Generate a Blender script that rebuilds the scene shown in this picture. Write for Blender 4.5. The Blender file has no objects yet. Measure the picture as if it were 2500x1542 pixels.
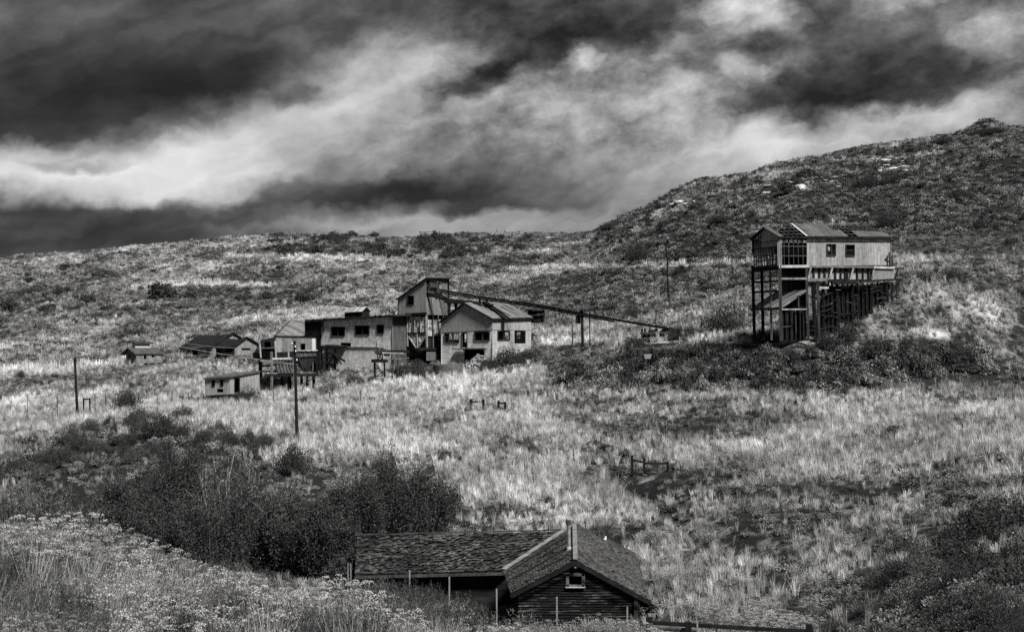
import bpy, math, random
import numpy as np
from mathutils import Vector, Matrix

# ------------------------------------------------------------------ camera
F = 3472.0; CX, CY = 1250.0, 771.0
ROLL = math.radians(1.4); CR, SR = math.cos(ROLL), math.sin(ROLL)
scene = bpy.context.scene
cam_data = bpy.data.cameras.new('camera'); cam = bpy.data.objects.new('camera', cam_data)
scene.collection.objects.link(cam); scene.camera = cam
cam_data.sensor_width = 36.0; cam_data.lens = 36.0 * F / 2500.0
cam_data.clip_start = 0.1; cam_data.clip_end = 6000
m = Matrix.Identity(4)
m.col[0] = (CR, 0, -SR, 0); m.col[1] = (SR, 0, CR, 0); m.col[2] = (0, -1, 0, 0)
cam.matrix_world = m

# ------------------------------------------------------------------ light
EXPO = 1.0
SUN_AZ, SUN_EL = math.radians(141), math.radians(50)     # azimuth from +Y towards +X
scene.view_settings.view_transform = 'Standard'; scene.view_settings.look = 'None'
scene.view_settings.exposure = EXPO; scene.view_settings.gamma = 1.0
scene.view_settings.use_curve_mapping = False
scene.cycles.use_denoising = False
scene.cycles.max_bounces = 4; scene.cycles.diffuse_bounces = 2; scene.cycles.glossy_bounces = 1
scene.cycles.transparent_max_bounces = 4
scene.render.film_transparent = False
sd = bpy.data.lights.new('sun', 'SUN'); sd.energy = 4.7; sd.angle = math.radians(12); sd.color = (1, 0.985, 0.96)
sun = bpy.data.objects.new('sun', sd); scene.collection.objects.link(sun)
sdir = Vector((math.sin(SUN_AZ)*math.cos(SUN_EL), math.cos(SUN_AZ)*math.cos(SUN_EL), math.sin(SUN_EL)))
sun.rotation_euler = sdir.to_track_quat('Z', 'Y').to_euler(); sun.location = sdir*50

# ------------------------------------------------------------------ node helper
class NT:
    def __init__(s, tree): s.t = tree; s.t.nodes.clear()
    def n(s, ty, ins=None, **kw):
        nd = s.t.nodes.new('ShaderNode'+ty)
        for k, v in kw.items(): setattr(nd, k, v)
        for k, v in (ins or {}).items():
            if isinstance(v, bpy.types.NodeSocket): s.t.links.new(v, nd.inputs[k])
            else: nd.inputs[k].default_value = v
        return nd
    def m(s, op, a, b=0.0, c=0.0, clamp=False):
        return s.n('Math', {0: a, 1: b, 2: c}, operation=op, use_clamp=clamp).outputs[0]
    def mr(s, v, a, b, c=0.0, d=1.0, smooth=False):
        return s.n('MapRange', {'Value': v, 'From Min': a, 'From Max': b, 'To Min': c, 'To Max': d},
                   interpolation_type='SMOOTHSTEP' if smooth else 'LINEAR').outputs[0]
    def noise(s, vec, scale, detail=3, rough=0.55, dist=0.0):
        return s.n('TexNoise', {'Vector': vec, 'Scale': scale, 'Detail': detail, 'Roughness': rough, 'Distortion': dist}).outputs[0]
    def scl(s, vec, xyz):
        return s.n('VectorMath', {0: vec, 1: xyz}, operation='MULTIPLY').outputs[0]
    def xyz(s, a, b, c): return s.n('CombineXYZ', {0: a, 1: b, 2: c}).outputs[0]
    def sep(s, v): return s.n('SeparateXYZ', {0: v}).outputs
    def grey(s, v): return s.n('CombineColor', {0: v, 1: v, 2: v}).outputs[0]

# ------------------------------------------------------------------ sky: storm clouds over a Nishita sky
def lin(v): return v**2.2
world = bpy.data.worlds.new('World'); scene.world = world; world.use_nodes = True
W = NT(world.node_tree)
tc = W.n('TexCoord').outputs['Generated']
dirv = W.n('VectorRotate', {'Vector': tc, 'Axis': (0, 1, 0), 'Angle': ROLL}, rotation_type='AXIS_ANGLE').outputs[0]
dx, dy, dz = W.sep(dirv)
az = W.m('ARCTAN2', dx, dy); el = W.m('ARCSINE', dz)
# cloud space: sheared so that streaks climb to the right, stretched sideways near the horizon
p0 = W.xyz(az, el, 0.0)
shear = W.xyz(W.m('MULTIPLY_ADD', az, 1.0, W.m('MULTIPLY', el, 0.5)), W.m('MULTIPLY_ADD', az, -0.45, W.m('MULTIPLY', el, 1.7)), 0.3)
wn = W.n('TexNoise', {'Vector': p0, 'Scale': 17.0, 'Detail': 6, 'Roughness': 0.55}).outputs['Color']
wx, wy, wz = W.sep(wn)
wm = W.n('TexNoise', {'Vector': W.scl(p0, (1.0, 1.3, 1.0)), 'Scale': 42.0, 'Detail': 5, 'Roughness': 0.52}).outputs['Color']
vx, vy, vz = W.sep(wm)
az2 = W.m('ADD', W.m('MULTIPLY_ADD', W.m('SUBTRACT', wx, 0.5), 0.024, az), W.m('MULTIPLY', W.m('SUBTRACT', vx, 0.5), 0.040))
el2 = W.m('ADD', W.m('MULTIPLY_ADD', W.m('SUBTRACT', wy, 0.5), 0.014, el), W.m('MULTIPLY', W.m('SUBTRACT', vy, 0.5), 0.022))
COLS = [125*i for i in range(21)]
ROWS = [
 (-150,[.38,.36,.34,.33,.33,.34,.35,.34,.32,.32,.32,.32,.32,.32,.34,.38,.38,.40,.40,.40,.38]),
 (0,   [.38,.36,.34,.33,.33,.34,.35,.34,.32,.30,.30,.30,.29,.28,.33,.44,.36,.42,.42,.40,.36]),
 (50,  [.36,.34,.32,.31,.31,.32,.33,.34,.36,.34,.30,.29,.27,.26,.52,.66,.36,.46,.54,.38,.36]),
 (100, [.31,.30,.28,.26,.26,.28,.36,.50,.54,.48,.32,.27,.24,.30,.44,.45,.34,.34,.36,.36,.38]),
 (150, [.28,.26,.24,.21,.21,.24,.38,.64,.64,.50,.30,.40,.56,.50,.42,.36,.34,.32,.34,.50,.60]),
 (200, [.25,.24,.22,.20,.20,.23,.42,.68,.68,.48,.50,.54,.58,.52,.40,.56,.34,.27,.25,.30,.40]),
 (250, [.24,.23,.23,.27,.36,.52,.70,.72,.68,.57,.50,.58,.62,.64,.48,.36,.28,.22,.21,.27,.36]),
 (300, [.23,.26,.34,.46,.62,.72,.70,.67,.58,.48,.48,.56,.58,.58,.46,.32,.24,.20,.28,.48,.50]),
 (345, [.66,.68,.64,.76,.84,.84,.72,.60,.50,.45,.46,.52,.50,.50,.56,.82,.52,.66,.78,.75,.6]),
 (395, [.92,.92,.94,.97,.94,.82,.62,.48,.42,.40,.44,.44,.48,.54,.78,.90,.85,.7,.6,.6,.6]),
 (445, [.44,.54,.72,.84,.80,.58,.38,.31,.29,.34,.40,.45,.50,.58,.65,.7,.6,.6,.6,.6,.6]),
 (478, [.30,.30,.33,.42,.42,.35,.31,.27,.24,.25,.32,.43,.50,.54,.6,.6,.6,.6,.6,.6,.6]),
 (505, [.33,.26,.26,.28,.33,.38,.44,.46,.40,.29,.27,.38,.48,.50,.5,.5,.5,.5,.5,.5,.5]),
 (530, [.24,.25,.23,.25,.27,.34,.46,.55,.60,.60,.55,.52,.5,.5,.5,.5,.5,.5,.5,.5,.5]),
 (570, [.27,.30,.28,.25,.28,.36,.44,.50,.56,.58,.56,.54,.5,.5,.5,.5,.5,.5,.5,.5,.5]),
 (615, [.30,.27,.26,.30,.36,.42,.45,.48,.5,.5,.5,.5,.5,.5,.5,.5,.5,.5,.5,.5,.5]),
]
AZ0, AZ1 = -0.40, 0.40
azn = W.mr(az2, AZ0, AZ1)
acc = None
rows_el = [math.atan((CY-r[0])/F) for r in ROWS]
for i, (ry, vals) in enumerate(ROWS):
    cr = W.n('ValToRGB', {0: azn}); ramp = cr.color_ramp; ramp.interpolation = 'LINEAR'
    pos = [(math.atan((c-CX)/F)-AZ0)/(AZ1-AZ0) for c in COLS]
    while len(ramp.elements) < len(COLS): ramp.elements.new(0.5)
    for e, p, v in zip(ramp.elements, pos, vals): e.position = p
    for e, p, v in zip(ramp.elements, pos, vals): e.color = (v, v, v, 1)
    e = rows_el[i]
    if i == 0: w = W.mr(el2, rows_el[1], e)
    elif i == len(ROWS)-1: w = W.mr(el2, rows_el[i-1], e)
    else:
        up = W.mr(el2, rows_el[i-1], e); dn = W.mr(el2, rows_el[i+1], e)
        w = W.m('MULTIPLY', up, dn)
    acc = W.m('MULTIPLY', cr.outputs[0], w) if acc is None else W.m('MULTIPLY_ADD', cr.outputs[0], w, acc)
# cloud detail: broad streaks and torn small edges
pw = W.xyz(W.m('MULTIPLY_ADD', W.m('SUBTRACT', vx, .5), .012, az), W.m('MULTIPLY_ADD', W.m('SUBTRACT', vy, .5), .012, W.m('MULTIPLY', el, 1.35)), 2.0)
d1 = W.noise(shear, 20.0, 4, 0.50, 0.0)
puff = W.noise(pw, 30.0, 8, 0.63, 0.0)
rightish = W.mr(az, -.20, .06, .25, 1.0, True)
amp = W.m('MULTIPLY', W.mr(acc, .20, .50, .30, 1.0), W.mr(acc, .60, .90, 1.0, .35))
high = W.mr(el, .07, .13, .15, 1.0, True)
det = W.m('ADD', W.m('MULTIPLY', W.m('SUBTRACT', d1, .5), W.mr(el, .05, .14, .16, .30)), W.m('MULTIPLY', W.m('MULTIPLY', W.m('SUBTRACT', puff, .5), W.m('MULTIPLY', rightish, high)), .85))
# single cloud bodies: torn bright puffs, dark wedges and streaks (place, half sizes in photo units, tilt, strength)
PUFFS = [(1850,50,130,65,-10,.42),(1950,85,90,45,0,.32),(2190,40,80,55,0,.38),(2290,30,75,45,20,.34),(1443,157,75,36,10,.62),(2435,158,95,50,0,.50),(1855,205,95,42,-25,.45),(1650,250,95,60,30,.28),(1350,250,80,55,30,.22),
 (1080,120,120,55,15,.26),(850,165,80,45,20,.22),(1230,128,90,30,0,.2),(1720,310,95,70,20,.2),(1320,140,270,55,20,-.34),(1175,212,150,32,25,-.26),(210,358,150,16,-3,-.36),(1060,458,320,34,3,-.16),(1490,195,80,30,15,-.18),
 (300,475,500,20,-3,-.10),(750,522,340,18,0,.14),(60,512,160,14,0,.08),(2060,300,200,60,-10,-.10),(620,300,260,60,12,.10),(1000,210,260,70,15,.10),(500,180,420,110,5,-.07),(1560,330,220,70,25,.10)]
p2 = W.xyz(az2, el2, 0.0)
for (bx, by, rx, ry, rot, am) in PUFFS:
    a0 = math.atan((bx-CX)/F); e0 = math.atan((CY-by)/math.hypot(F, bx-CX))
    mp = W.n('Mapping', {'Vector': p2, 'Location': (a0, e0, 0), 'Rotation': (0, 0, math.radians(rot)), 'Scale': (rx/F, ry/F, 1)}, vector_type='TEXTURE').outputs[0]
    g = W.n('TexGradient', {'Vector': mp}, gradient_type='SPHERICAL').outputs['Fac']
    acc = W.m('MULTIPLY_ADD', W.m('POWER', g, .8), am*(.62 if am > 0 else .55), acc)
st = W.n('Mapping', {'Vector': p2, 'Rotation': (0, 0, math.radians(19)), 'Scale': (1/11, 1/52, 1)}, vector_type='TEXTURE').outputs[0]
stn = W.noise(st, 1.0, 5, .55)
acc = W.m('MULTIPLY_ADD', W.m('SUBTRACT', stn, .5), W.mr(acc, .2, .5, .14, .40), acc)
val = W.m('ADD', acc, W.m('MULTIPLY', det, amp))
val = W.m('MULTIPLY_ADD', W.m('SUBTRACT', val, .4), W.mr(val, .5, 1.1, 1.16, .82), .40)
val = W.m('MAXIMUM', W.m('MINIMUM', val, .93), .13)
cl = W.m('MULTIPLY', W.m('POWER', val, 2.2), 1.0/2**EXPO)
sky = W.n('TexSky', sky_type='NISHITA', sun_disc=False)
sky.sun_elevation = SUN_EL; sky.sun_rotation = SUN_AZ
bw = W.n('RGBToBW', {0: sky.outputs[0]}).outputs[0]
tot = W.m('ADD', W.m('MULTIPLY', cl, 10.0), W.m('MULTIPLY', bw, 0.01))
bg = W.n('Background', {'Color': W.grey(tot), 'Strength': 0.1})
wo = W.n('OutputWorld'); W.t.links.new(bg.outputs[0], wo.inputs[0])

# ------------------------------------------------------------------ photo pixel <-> world
def ab(px, py):
    pa, pb = px-CX, CY-py
    return pa*CR+pb*SR, -pa*SR+pb*CR
def P(px, py, Y, dz=0.0):
    a, b = ab(px, py)
    return Vector((a/F*Y, Y, b/F*Y+dz))

# ------------------------------------------------------------------ noise
def _hash(ix, iy, seed):
    h = (ix.astype(np.int64)*374761393 + iy.astype(np.int64)*668265263 + seed*1442695041) & 0xffffffff
    h = ((h ^ (h >> 13))*1274126177) & 0xffffffff
    h = (h ^ (h >> 16)) & 0xffffffff
    return h/4294967295.0
def vnoise(x, y, seed=0):
    ix, iy = np.floor(x), np.floor(y); fx, fy = x-ix, y-iy
    fx = fx*fx*(3-2*fx); fy = fy*fy*(3-2*fy)
    a = _hash(ix, iy, seed); b = _hash(ix+1, iy, seed); c = _hash(ix, iy+1, seed); d = _hash(ix+1, iy+1, seed)
    return (a*(1-fx)+b*fx)*(1-fy)+(c*(1-fx)+d*fx)*fy
def fbm(x, y, seed=0, oct=4, g=0.5):
    t = np.zeros_like(x, dtype=float); w = 1.0; s = 0
    for i in range(oct):
        t += w*(vnoise(x*2**i, y*2**i, seed+i*17)-0.5); s += w; w *= g
    return t/s*2
def sstep(x, a, b):
    t = np.clip((x-a)/(b-a), 0, 1); return t*t*(3-2*t)

# ------------------------------------------------------------------ terrain profile: columns of (Y, photo row or ('z', height))
Z = lambda y, z: (y, 850-z*F/y)
TCOL = {
 0:    [Z(1,-1.7),Z(8,-2.1),Z(15,-2.55),Z(19,-2.75),Z(24,-4.0),Z(32,-7.2),Z(45,-11),Z(60,-13),Z(80,-12.5),Z(104,-11),(120,1130),(150,1045),(185,1000),(212,945),(238,905),(300,850),(400,745),(500,650),(545,635),Z(640,33),Z(1500,20)],
 430:  [Z(1,-1.7),Z(8,-2.4),Z(14,-3.0),Z(18,-3.45),Z(23,-4.6),Z(32,-7.6),Z(45,-11),Z(60,-13),Z(80,-12.3),Z(100,-10.3),Z(114,-8.3),(128,1012),(150,1000),(165,983),(180,952),(212,902),(234,884),(256,873),(300,822),(400,720),(500,621),(560,596),Z(660,40),Z(1500,25)],
 720:  [Z(1,-1.7),Z(8,-2.5),Z(14,-3.1),Z(18,-3.6),Z(23,-4.9),Z(32,-8),Z(45,-11),Z(60,-13),Z(75,-12.3),Z(95,-10.6),(108,1130),(118,1083),(140,1022),(165,978),(182,952),(205,898),(230,862),(300,795),(400,700),(480,615),(560,578),Z(660,43),Z(1500,25)],
 1000: [Z(1,-1.7),Z(8,-2.55),Z(14,-3.25),Z(18,-3.8),Z(23,-5.2),Z(32,-8.2),Z(45,-11),Z(60,-12.6),Z(75,-12),(90,1263),(110,1120),(135,1030),(160,962),(180,927),(192,898),(199,878),(230,845),(300,770),(400,680),(480,605),(560,574),Z(660,43),Z(1500,25)],
 1200: [Z(1,-1.7),Z(8,-2.6),Z(14,-3.35),Z(18,-3.95),Z(23,-5.4),Z(32,-8.4),Z(45,-11),Z(56,-12.3),Z(73,-12.3),(85,1300),(110,1115),(135,1025),(160,950),(180,912),(188,893),(194,872),(204,838),(230,812),(300,755),(400,670),(480,600),(560,571),Z(660,43),Z(1500,25)],
 1430: [Z(1,-1.7),Z(8,-2.65),Z(14,-3.45),Z(18,-4.08),Z(23,-5.5),Z(32,-8.4),Z(45,-10.8),Z(55,-12.2),Z(72,-12.0),(82,1310),(100,1190),(125,1070),(150,975),(170,900),(182,850),(195,825),(230,785),(300,715),(400,635),(480,580),(560,570),Z(660,44),Z(1500,25)],
 1560: [Z(1,-1.7),Z(8,-2.7),Z(14,-3.6),Z(18,-4.3),Z(23,-5.7),Z(32,-8.2),Z(45,-10.4),Z(56,-11.6),Z(70,-11.2),(84,1280),(105,1160),(130,1045),(150,970),(162,915),(172,850),(186,825),(220,775),(290,690),(360,590),(420,530),(460,510),Z(560,48),Z(1500,25)],
 1720: [Z(1,-1.7),Z(8,-2.7),Z(14,-3.9),Z(18,-4.65),Z(23,-6.1),Z(32,-8.0),Z(45,-9.9),Z(58,-10.9),(72,1370),(90,1215),(115,1090),(140,988),(150,950),(157,890),(165,833),(182,812),(215,755),(280,650),(345,520),(400,455),(430,443),Z(560,52),Z(1500,25)],
 1950: [Z(1,-1.7),Z(8,-2.8),Z(14,-4.7),Z(18,-5.8),Z(24,-6.9),Z(34,-8.0),Z(46,-9.4),(60,1450),(75,1310),(95,1165),(120,1055),(143,972),(149,935),(152,868),(154,830),(165,806),(182,785),(200,755),(250,635),(310,500),(375,398),(400,392),Z(520,54),Z(1500,25)],
 2100: [Z(1,-1.7),Z(8,-2.8),Z(14,-4.7),Z(18,-5.8),Z(24,-6.7),Z(34,-7.6),Z(46,-8.8),(60,1400),(78,1265),(100,1130),(125,1035),(143,972),(149,935),(152,870),(154,826),(156,785),(159,755),(164,727),(176,700),(192,680),(250,600),(310,480),(375,374),(400,366),Z(520,57),Z(1500,25)],
 2250: [Z(1,-1.7),Z(8,-2.8),Z(14,-4.7),Z(18,-5.8),Z(24,-6.7),Z(34,-7.2),Z(46,-8.2),(60,1350),(80,1215),(110,1080),(140,978),(148,935),(152,865),(154,820),(157,760),(161,700),(170,676),(185,652),(200,630),(250,560),(310,450),(375,350),(398,342),Z(520,60),Z(1500,25)],
 2500: [Z(1,-1.7),Z(8,-2.7),Z(14,-4.5),Z(18,-5.4),Z(25,-6.0),Z(35,-5.9),Z(48,-6.5),(60,1262),(80,1165),(110,1062),(140,978),(148,940),(153,880),(157,825),(162,760),(170,705),(182,645),(200,617),(225,580),(280,465),(350,340),(385,312),Z(520,62),Z(1500,25)],
}
LY = np.linspace(math.log(1.0), math.log(1500.0), 1400)
_cols = sorted(TCOL); CA = np.array([c-CX for c in _cols])
_tab = []
for c in _cols:
    ys = [k[0] for k in TCOL[c]]; zs = [ab(c, k[1])[1]/F*k[0] for k in TCOL[c]]
    _tab.append(np.interp(np.exp(LY), ys, zs))
_k = np.exp(-np.linspace(-2, 2, 13)**2); _k /= _k.sum()
TAB = np.array([np.convolve(np.pad(r, 6, mode='edge'), _k, mode='valid') for r in _tab])
# columns beyond the frame
CA = np.concatenate([[-6000, -1900], CA, [1900, 6000]])
TAB = np.vstack([TAB[0], TAB[0], TAB, TAB[-1]+0.0, TAB[-1]])
_ridge_off = 0
def base_h(x, y):
    x = np.asarray(x, float); y = np.asarray(y, float)
    ye = np.maximum(y, 14.0); A = x/ye*F
    fy = (np.log(np.clip(y, 1.0, 1499.0))-LY[0])/(LY[1]-LY[0])
    iy = np.clip(fy.astype(int), 0, len(LY)-2); ty = fy-iy
    j = np.clip(np.searchsorted(CA, A)-1, 1, len(CA)-3)
    t = np.clip((A-CA[j])/(CA[j+1]-CA[j]), 0, 1)
    def v(k): return TAB[k, iy]*(1-ty)+TAB[k, iy+1]*ty
    p0_, p1, p2, p3 = v(j-1), v(j), v(j+1), v(j+2)
    h1 = (CA[j+1]-CA[j]); m1 = (p2-p0_)/(CA[j+1]-CA[j-1])*h1; m2 = (p3-p1)/(CA[j+2]-CA[j])*h1
    t2, t3 = t*t, t*t*t
    return (2*t3-3*t2+1)*p1+(t3-2*t2+t)*m1*.7+(-2*t3+3*t2)*p2+(t3-t2)*m2*.7
def H(x, y):
    x = np.asarray(x, float); y = np.asarray(y, float)
    z = base_h(x, y)
    far = sstep(y, 200, 330); near = 1-sstep(y, 25, 60)
    z = z + fbm(x/45, y/45, 5, 4)*2.6*far + fbm(x/9, y/9, 9, 4)*(0.35*(1-near)+0.80*far+0.10*near)
    z = z + fbm(x/2.2, y/2.2, 21, 3)*(0.10+0.22*far) + fbm(x/1.5, y/2.0, 23, 2)*0.30*near*sstep(y, 4, 8)
    z = z + 3.0*np.exp(-((x-2415*0-(2412-CX)/F*384)/4.5)**2-((y-384)/10)**2)
    gul = np.exp(-((x-((1590-CX)/F*92+(92-y)*.16))/1.6)**2)*sstep(y, 66, 74)*(1-sstep(y, 98, 108))
    z = z - .9*gul
    return z
PADS = [(490, 246, 9, 877), (338, 230, 5, 888), (870, 191, 6, 894), (950, 188, 4, 897), (560, 164, 4.5, 984), (1140, 186, 4, 899), (640, 240, 4, 862), (700, 174, 5, 962)]
_H0 = H
def H(x, y):
    x = np.asarray(x, float); y = np.asarray(y, float); z = _H0(x, y)
    for px, Y, r, py in PADS:
        a, b = ab(px, py); X = a/F*Y; zt = b/F*Y
        w = 1-sstep(np.hypot((x-X), (y-Y)), r, r*2.0); z = z*(1-w)+np.minimum(z, zt+(y-Y)*.03)*w
    return z
def Hs(x, y): return float(H(np.array([x]), np.array([y]))[0])
def G(px, Y, dz=0.0):
    """point on the ground at photo column px and distance Y"""
    a = px-CX; x = a/F*Y; z = Hs(x, Y)
    for _ in range(3):
        # a depends on the row through the roll
        b = z/Y*F; pa = (a); 
        x = ((px-CX) + b*SR)/CR/F*Y; z = Hs(x, Y)
    return Vector((x, Y, z+dz))
def to_px(x, y, z):
    a = x/y*F; b = z/y*F
    return CX+a*CR-b*SR, CY-(a*SR+b*CR)

# light dry grass (1) against dark sage and soil (0): where each grows
GC = [0,250,500,750,1000,1250,1500,1750,2000,2250,2500]
GR = {
 330:[0.50,0.50,0.50,0.50,0.50,0.50,0.27,0.27,0.27,0.27,0.22],
 420:[0.50,0.50,0.50,0.50,0.50,0.50,0.27,0.27,0.22,0.27,0.12],
 500:[0.60,0.60,0.50,0.50,0.50,0.50,0.27,0.30,0.22,0.22,0.14],
 580:[0.65,0.65,0.60,0.35,0.28,0.50,0.27,0.22,0.17,0.17,0.14],
 620:[0.60,0.55,0.55,0.50,0.40,0.55,0.32,0.22,0.22,0.22,0.22],
 660:[.45,.45,.5,.6,.55,.5,.28,.3,.3,.45,.5],
 700:[.45,.4,.55,.45,.45,.35,.22,.35,.4,.5,.5],
 740:[.4,.4,.45,.5,.5,.35,.35,.42,.6,.72,.5],
 780:[.5,.45,.5,.65,.5,.45,.5,.5,.4,.75,.5],
 820:[.5,.55,.6,.5,.5,.5,.5,.6,.6,.6,.35],
 860:[.75,.5,.55,.4,.3,.5,.25,.12,.10,.18,.3],
 900:[.6,.4,.5,.3,.45,.6,.3,.12,.10,.16,.3],
 940:[.45,.5,.55,.65,.8,.65,.28,.25,.3,.38,.35],
 980:[.7,.7,.75,.8,.75,.65,.5,.55,.65,.65,.6],
 1020:[.7,.6,.75,.7,.65,.5,.45,.55,.6,.55,.6],
 1060:[.55,.3,.6,.65,.55,.5,.42,.5,.6,.5,.5],
 1100:[.35,.15,.2,.6,.65,.45,.45,.55,.6,.5,.5],
 1150:[.12,.12,.1,.3,.5,.65,.5,.5,.55,.5,.4],
 1200:[.15,.12,.1,.2,.25,.6,.6,.4,.5,.4,.2],
 1250:[.3,.2,.1,.1,.2,.5,.5,.4,.5,.35,.08],
 1300:[.4,.3,.2,.15,.3,.5,.5,.45,.42,.34,.25],
 1400:[.4,.4,.4,.4,.4,.45,.5,.45,.38,.36,.30],
 1540:[.4,.4,.4,.4,.4,.4,.4,.4,.36,.36,.30],
}
_gr = sorted(GR); _gm = np.array([GR[r] for r in _gr]); _grr = np.array(_gr, float)
TRACKS_CUT_SHADE = [([(0, 912), (150, 905), (330, 884)], 6, 1.1), ([(1240, 658), (1500, 652), (1850, 641)], 4, 1.0), ([(1330, 838), (1600, 833), (1850, 836), (2050, 824), (2330, 815)], 6, 1.0),
 ([(380, 690), (500, 692), (660, 697)], 5, 1.0), ([(560, 624), (740, 628), (930, 634)], 4, .9), ([(600, 780), (760, 770), (930, 768)], 7, .5), ([(0, 1045), (200, 1028)], 9, .4), ([(1100, 936), (1260, 928), (1330, 905)], 9, .6),
 ([(1080, 915), (1300, 925)], 8, .4), ([(1500, 1165), (1580, 1215), (1720, 1345)], 15, -.8), ([(1850, 1405), (2060, 1475)], 8, -.5), ([(1350, 990), (2480, 985)], 5, -.25), ([(1600, 1030), (2480, 1020)], 5, -.3), ([(0, 935), (300, 925)], 9, -.3),
 ([(2100, 640), (2480, 632)], 8, .4), ([(1480, 1100), (1700, 1135)], 22, .35), ([(2050, 905), (2300, 880), (2480, 860)], 8, .35)]
def cover(x, y, z):
    px, py = to_px(x, np.maximum(y, 3), z)
    fx = np.clip(px/250.0, 0, 9.999); jx = fx.astype(int); tx = fx-jx
    fy = np.interp(py, _grr, np.arange(len(_grr))); jy = np.clip(fy.astype(int), 0, len(_grr)-2); ty = fy-jy
    v = (_gm[jy, jx]*(1-tx)+_gm[jy, jx+1]*tx)*(1-ty)+(_gm[jy+1, jx]*(1-tx)+_gm[jy+1, jx+1]*tx)*ty
    f = sstep(y, 180, 280); q = 1-sstep(y, 25, 50)
    v = v + (fbm(x/6, y/9, 33, 4, .6)*(1-f)+fbm(x/20, y/30, 34, 4, .6)*f)*0.50
    v = v + (fbm(x/1.6, y/2.6, 41, 3, .6)*(1-f)+fbm(x/5, y/8, 43, 3, .6)*f)*0.34
    v = v + sstep(px, 1350, 1600)*f*.22*np.sin(z*1.5+fbm(x/25, y/25, 55, 3)*5)
    v = .5+(v-.5)*1.25
    # trodden tracks and dug edges: thin lines of bare pale ground / shade in the cuts painted dark
    for pts, w, amt in TRACKS_CUT_SHADE:
        tx_ = [p[0] for p in pts]; yy = np.interp(px, tx_, [p[1] for p in pts])
        m_ = sstep(px, tx_[0]-30, tx_[0]+10)*(1-sstep(px, tx_[-1]-10, tx_[-1]+30))
        v = v + amt*m_*np.exp(-((py-yy)/w)**2)
    v = np.where(y < 30, v*.35, v)
    return np.clip(v, 0, 1.35)
# ------------------------------------------------------------------ materials (all grey: the place is shown in black and white)
def new_mat(name):
    mt = bpy.data.materials.new(name); mt.use_nodes = True
    return mt, NT(mt.node_tree)
def finish(N, col, rough=0.95, bump=None, bstr=0.4, bdist=0.05, spec=0.2, metal=0.0):
    b = N.n('BsdfPrincipled', {'Base Color': col if isinstance(col, bpy.types.NodeSocket) else (col, col, col, 1), 'Roughness': rough})
    b.inputs['Specular IOR Level'].default_value = spec; b.inputs['Metallic'].default_value = metal
    if bump is not None:
        bp = N.n('Bump', {'Height': bump, 'Strength': bstr, 'Distance': bdist}); N.t.links.new(bp.outputs[0], b.inputs['Normal'])
    o = N.n('OutputMaterial'); N.t.links.new(b.outputs[0], o.inputs[0])

def m_terrain():
    mt, N = new_mat('dry_ground')
    pos = N.n('NewGeometry').outputs['Position']
    cov = N.n('Attribute', attribute_name='cover').outputs['Fac']
    dist = N.sep(pos)[1]
    n1 = N.noise(pos, 0.9, 6, 0.65); n2 = N.noise(pos, 6.0, 4, 0.7); n3 = N.noise(N.scl(pos, (.35, .12, .35)), 1.0, 5, 0.65)
    t = N.m('ADD', cov, N.m('MULTIPLY', N.m('SUBTRACT', n1, .5), 1.5))
    t = N.m('ADD', t, N.m('MULTIPLY', N.m('SUBTRACT', n2, .5), .9))
    t = N.m('ADD', t, N.m('MULTIPLY', N.m('SUBTRACT', n3, .5), .6))
    n4 = N.noise(pos, 22.0, 3, .7)
    v = N.m('MULTIPLY', N.mr(t, 0.36, 1.35, 0.017, 0.38), N.mr(n4, .35, .65, .5, 1.5))
    finish(N, N.grey(v), 1.0, N.m('ADD', n1, N.m('MULTIPLY', n2, .4)), 0.8, 0.35, 0.0)
    return mt
def m_leaf(name, base, spread=0.5, own=False):
    """foliage; each clump's own tint comes from its instance, each leaf varies a little"""
    mt, N = new_mat(name)
    pos = N.n('NewGeometry').outputs['Position']
    v = N.mr(N.noise(pos, 3.1, 2), .3, .7, base*(1-spread), base*(1+spread))
    if not own:
        ti = N.n('Attribute', attribute_type='INSTANCER', attribute_name='tint').outputs['Fac']
        v = N.m('MULTIPLY', v, ti)
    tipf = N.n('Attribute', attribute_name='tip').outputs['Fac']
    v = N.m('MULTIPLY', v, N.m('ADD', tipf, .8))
    d = N.n('BsdfDiffuse', {'Color': N.grey(v)}); tr = N.n('BsdfTranslucent', {'Color': N.grey(v)})
    mx = N.n('MixShader', {0: .12, 1: d.outputs[0], 2: tr.outputs[0]})
    o = N.n('OutputMaterial'); N.t.links.new(mx.outputs[0], o.inputs[0])
    return mt
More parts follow.
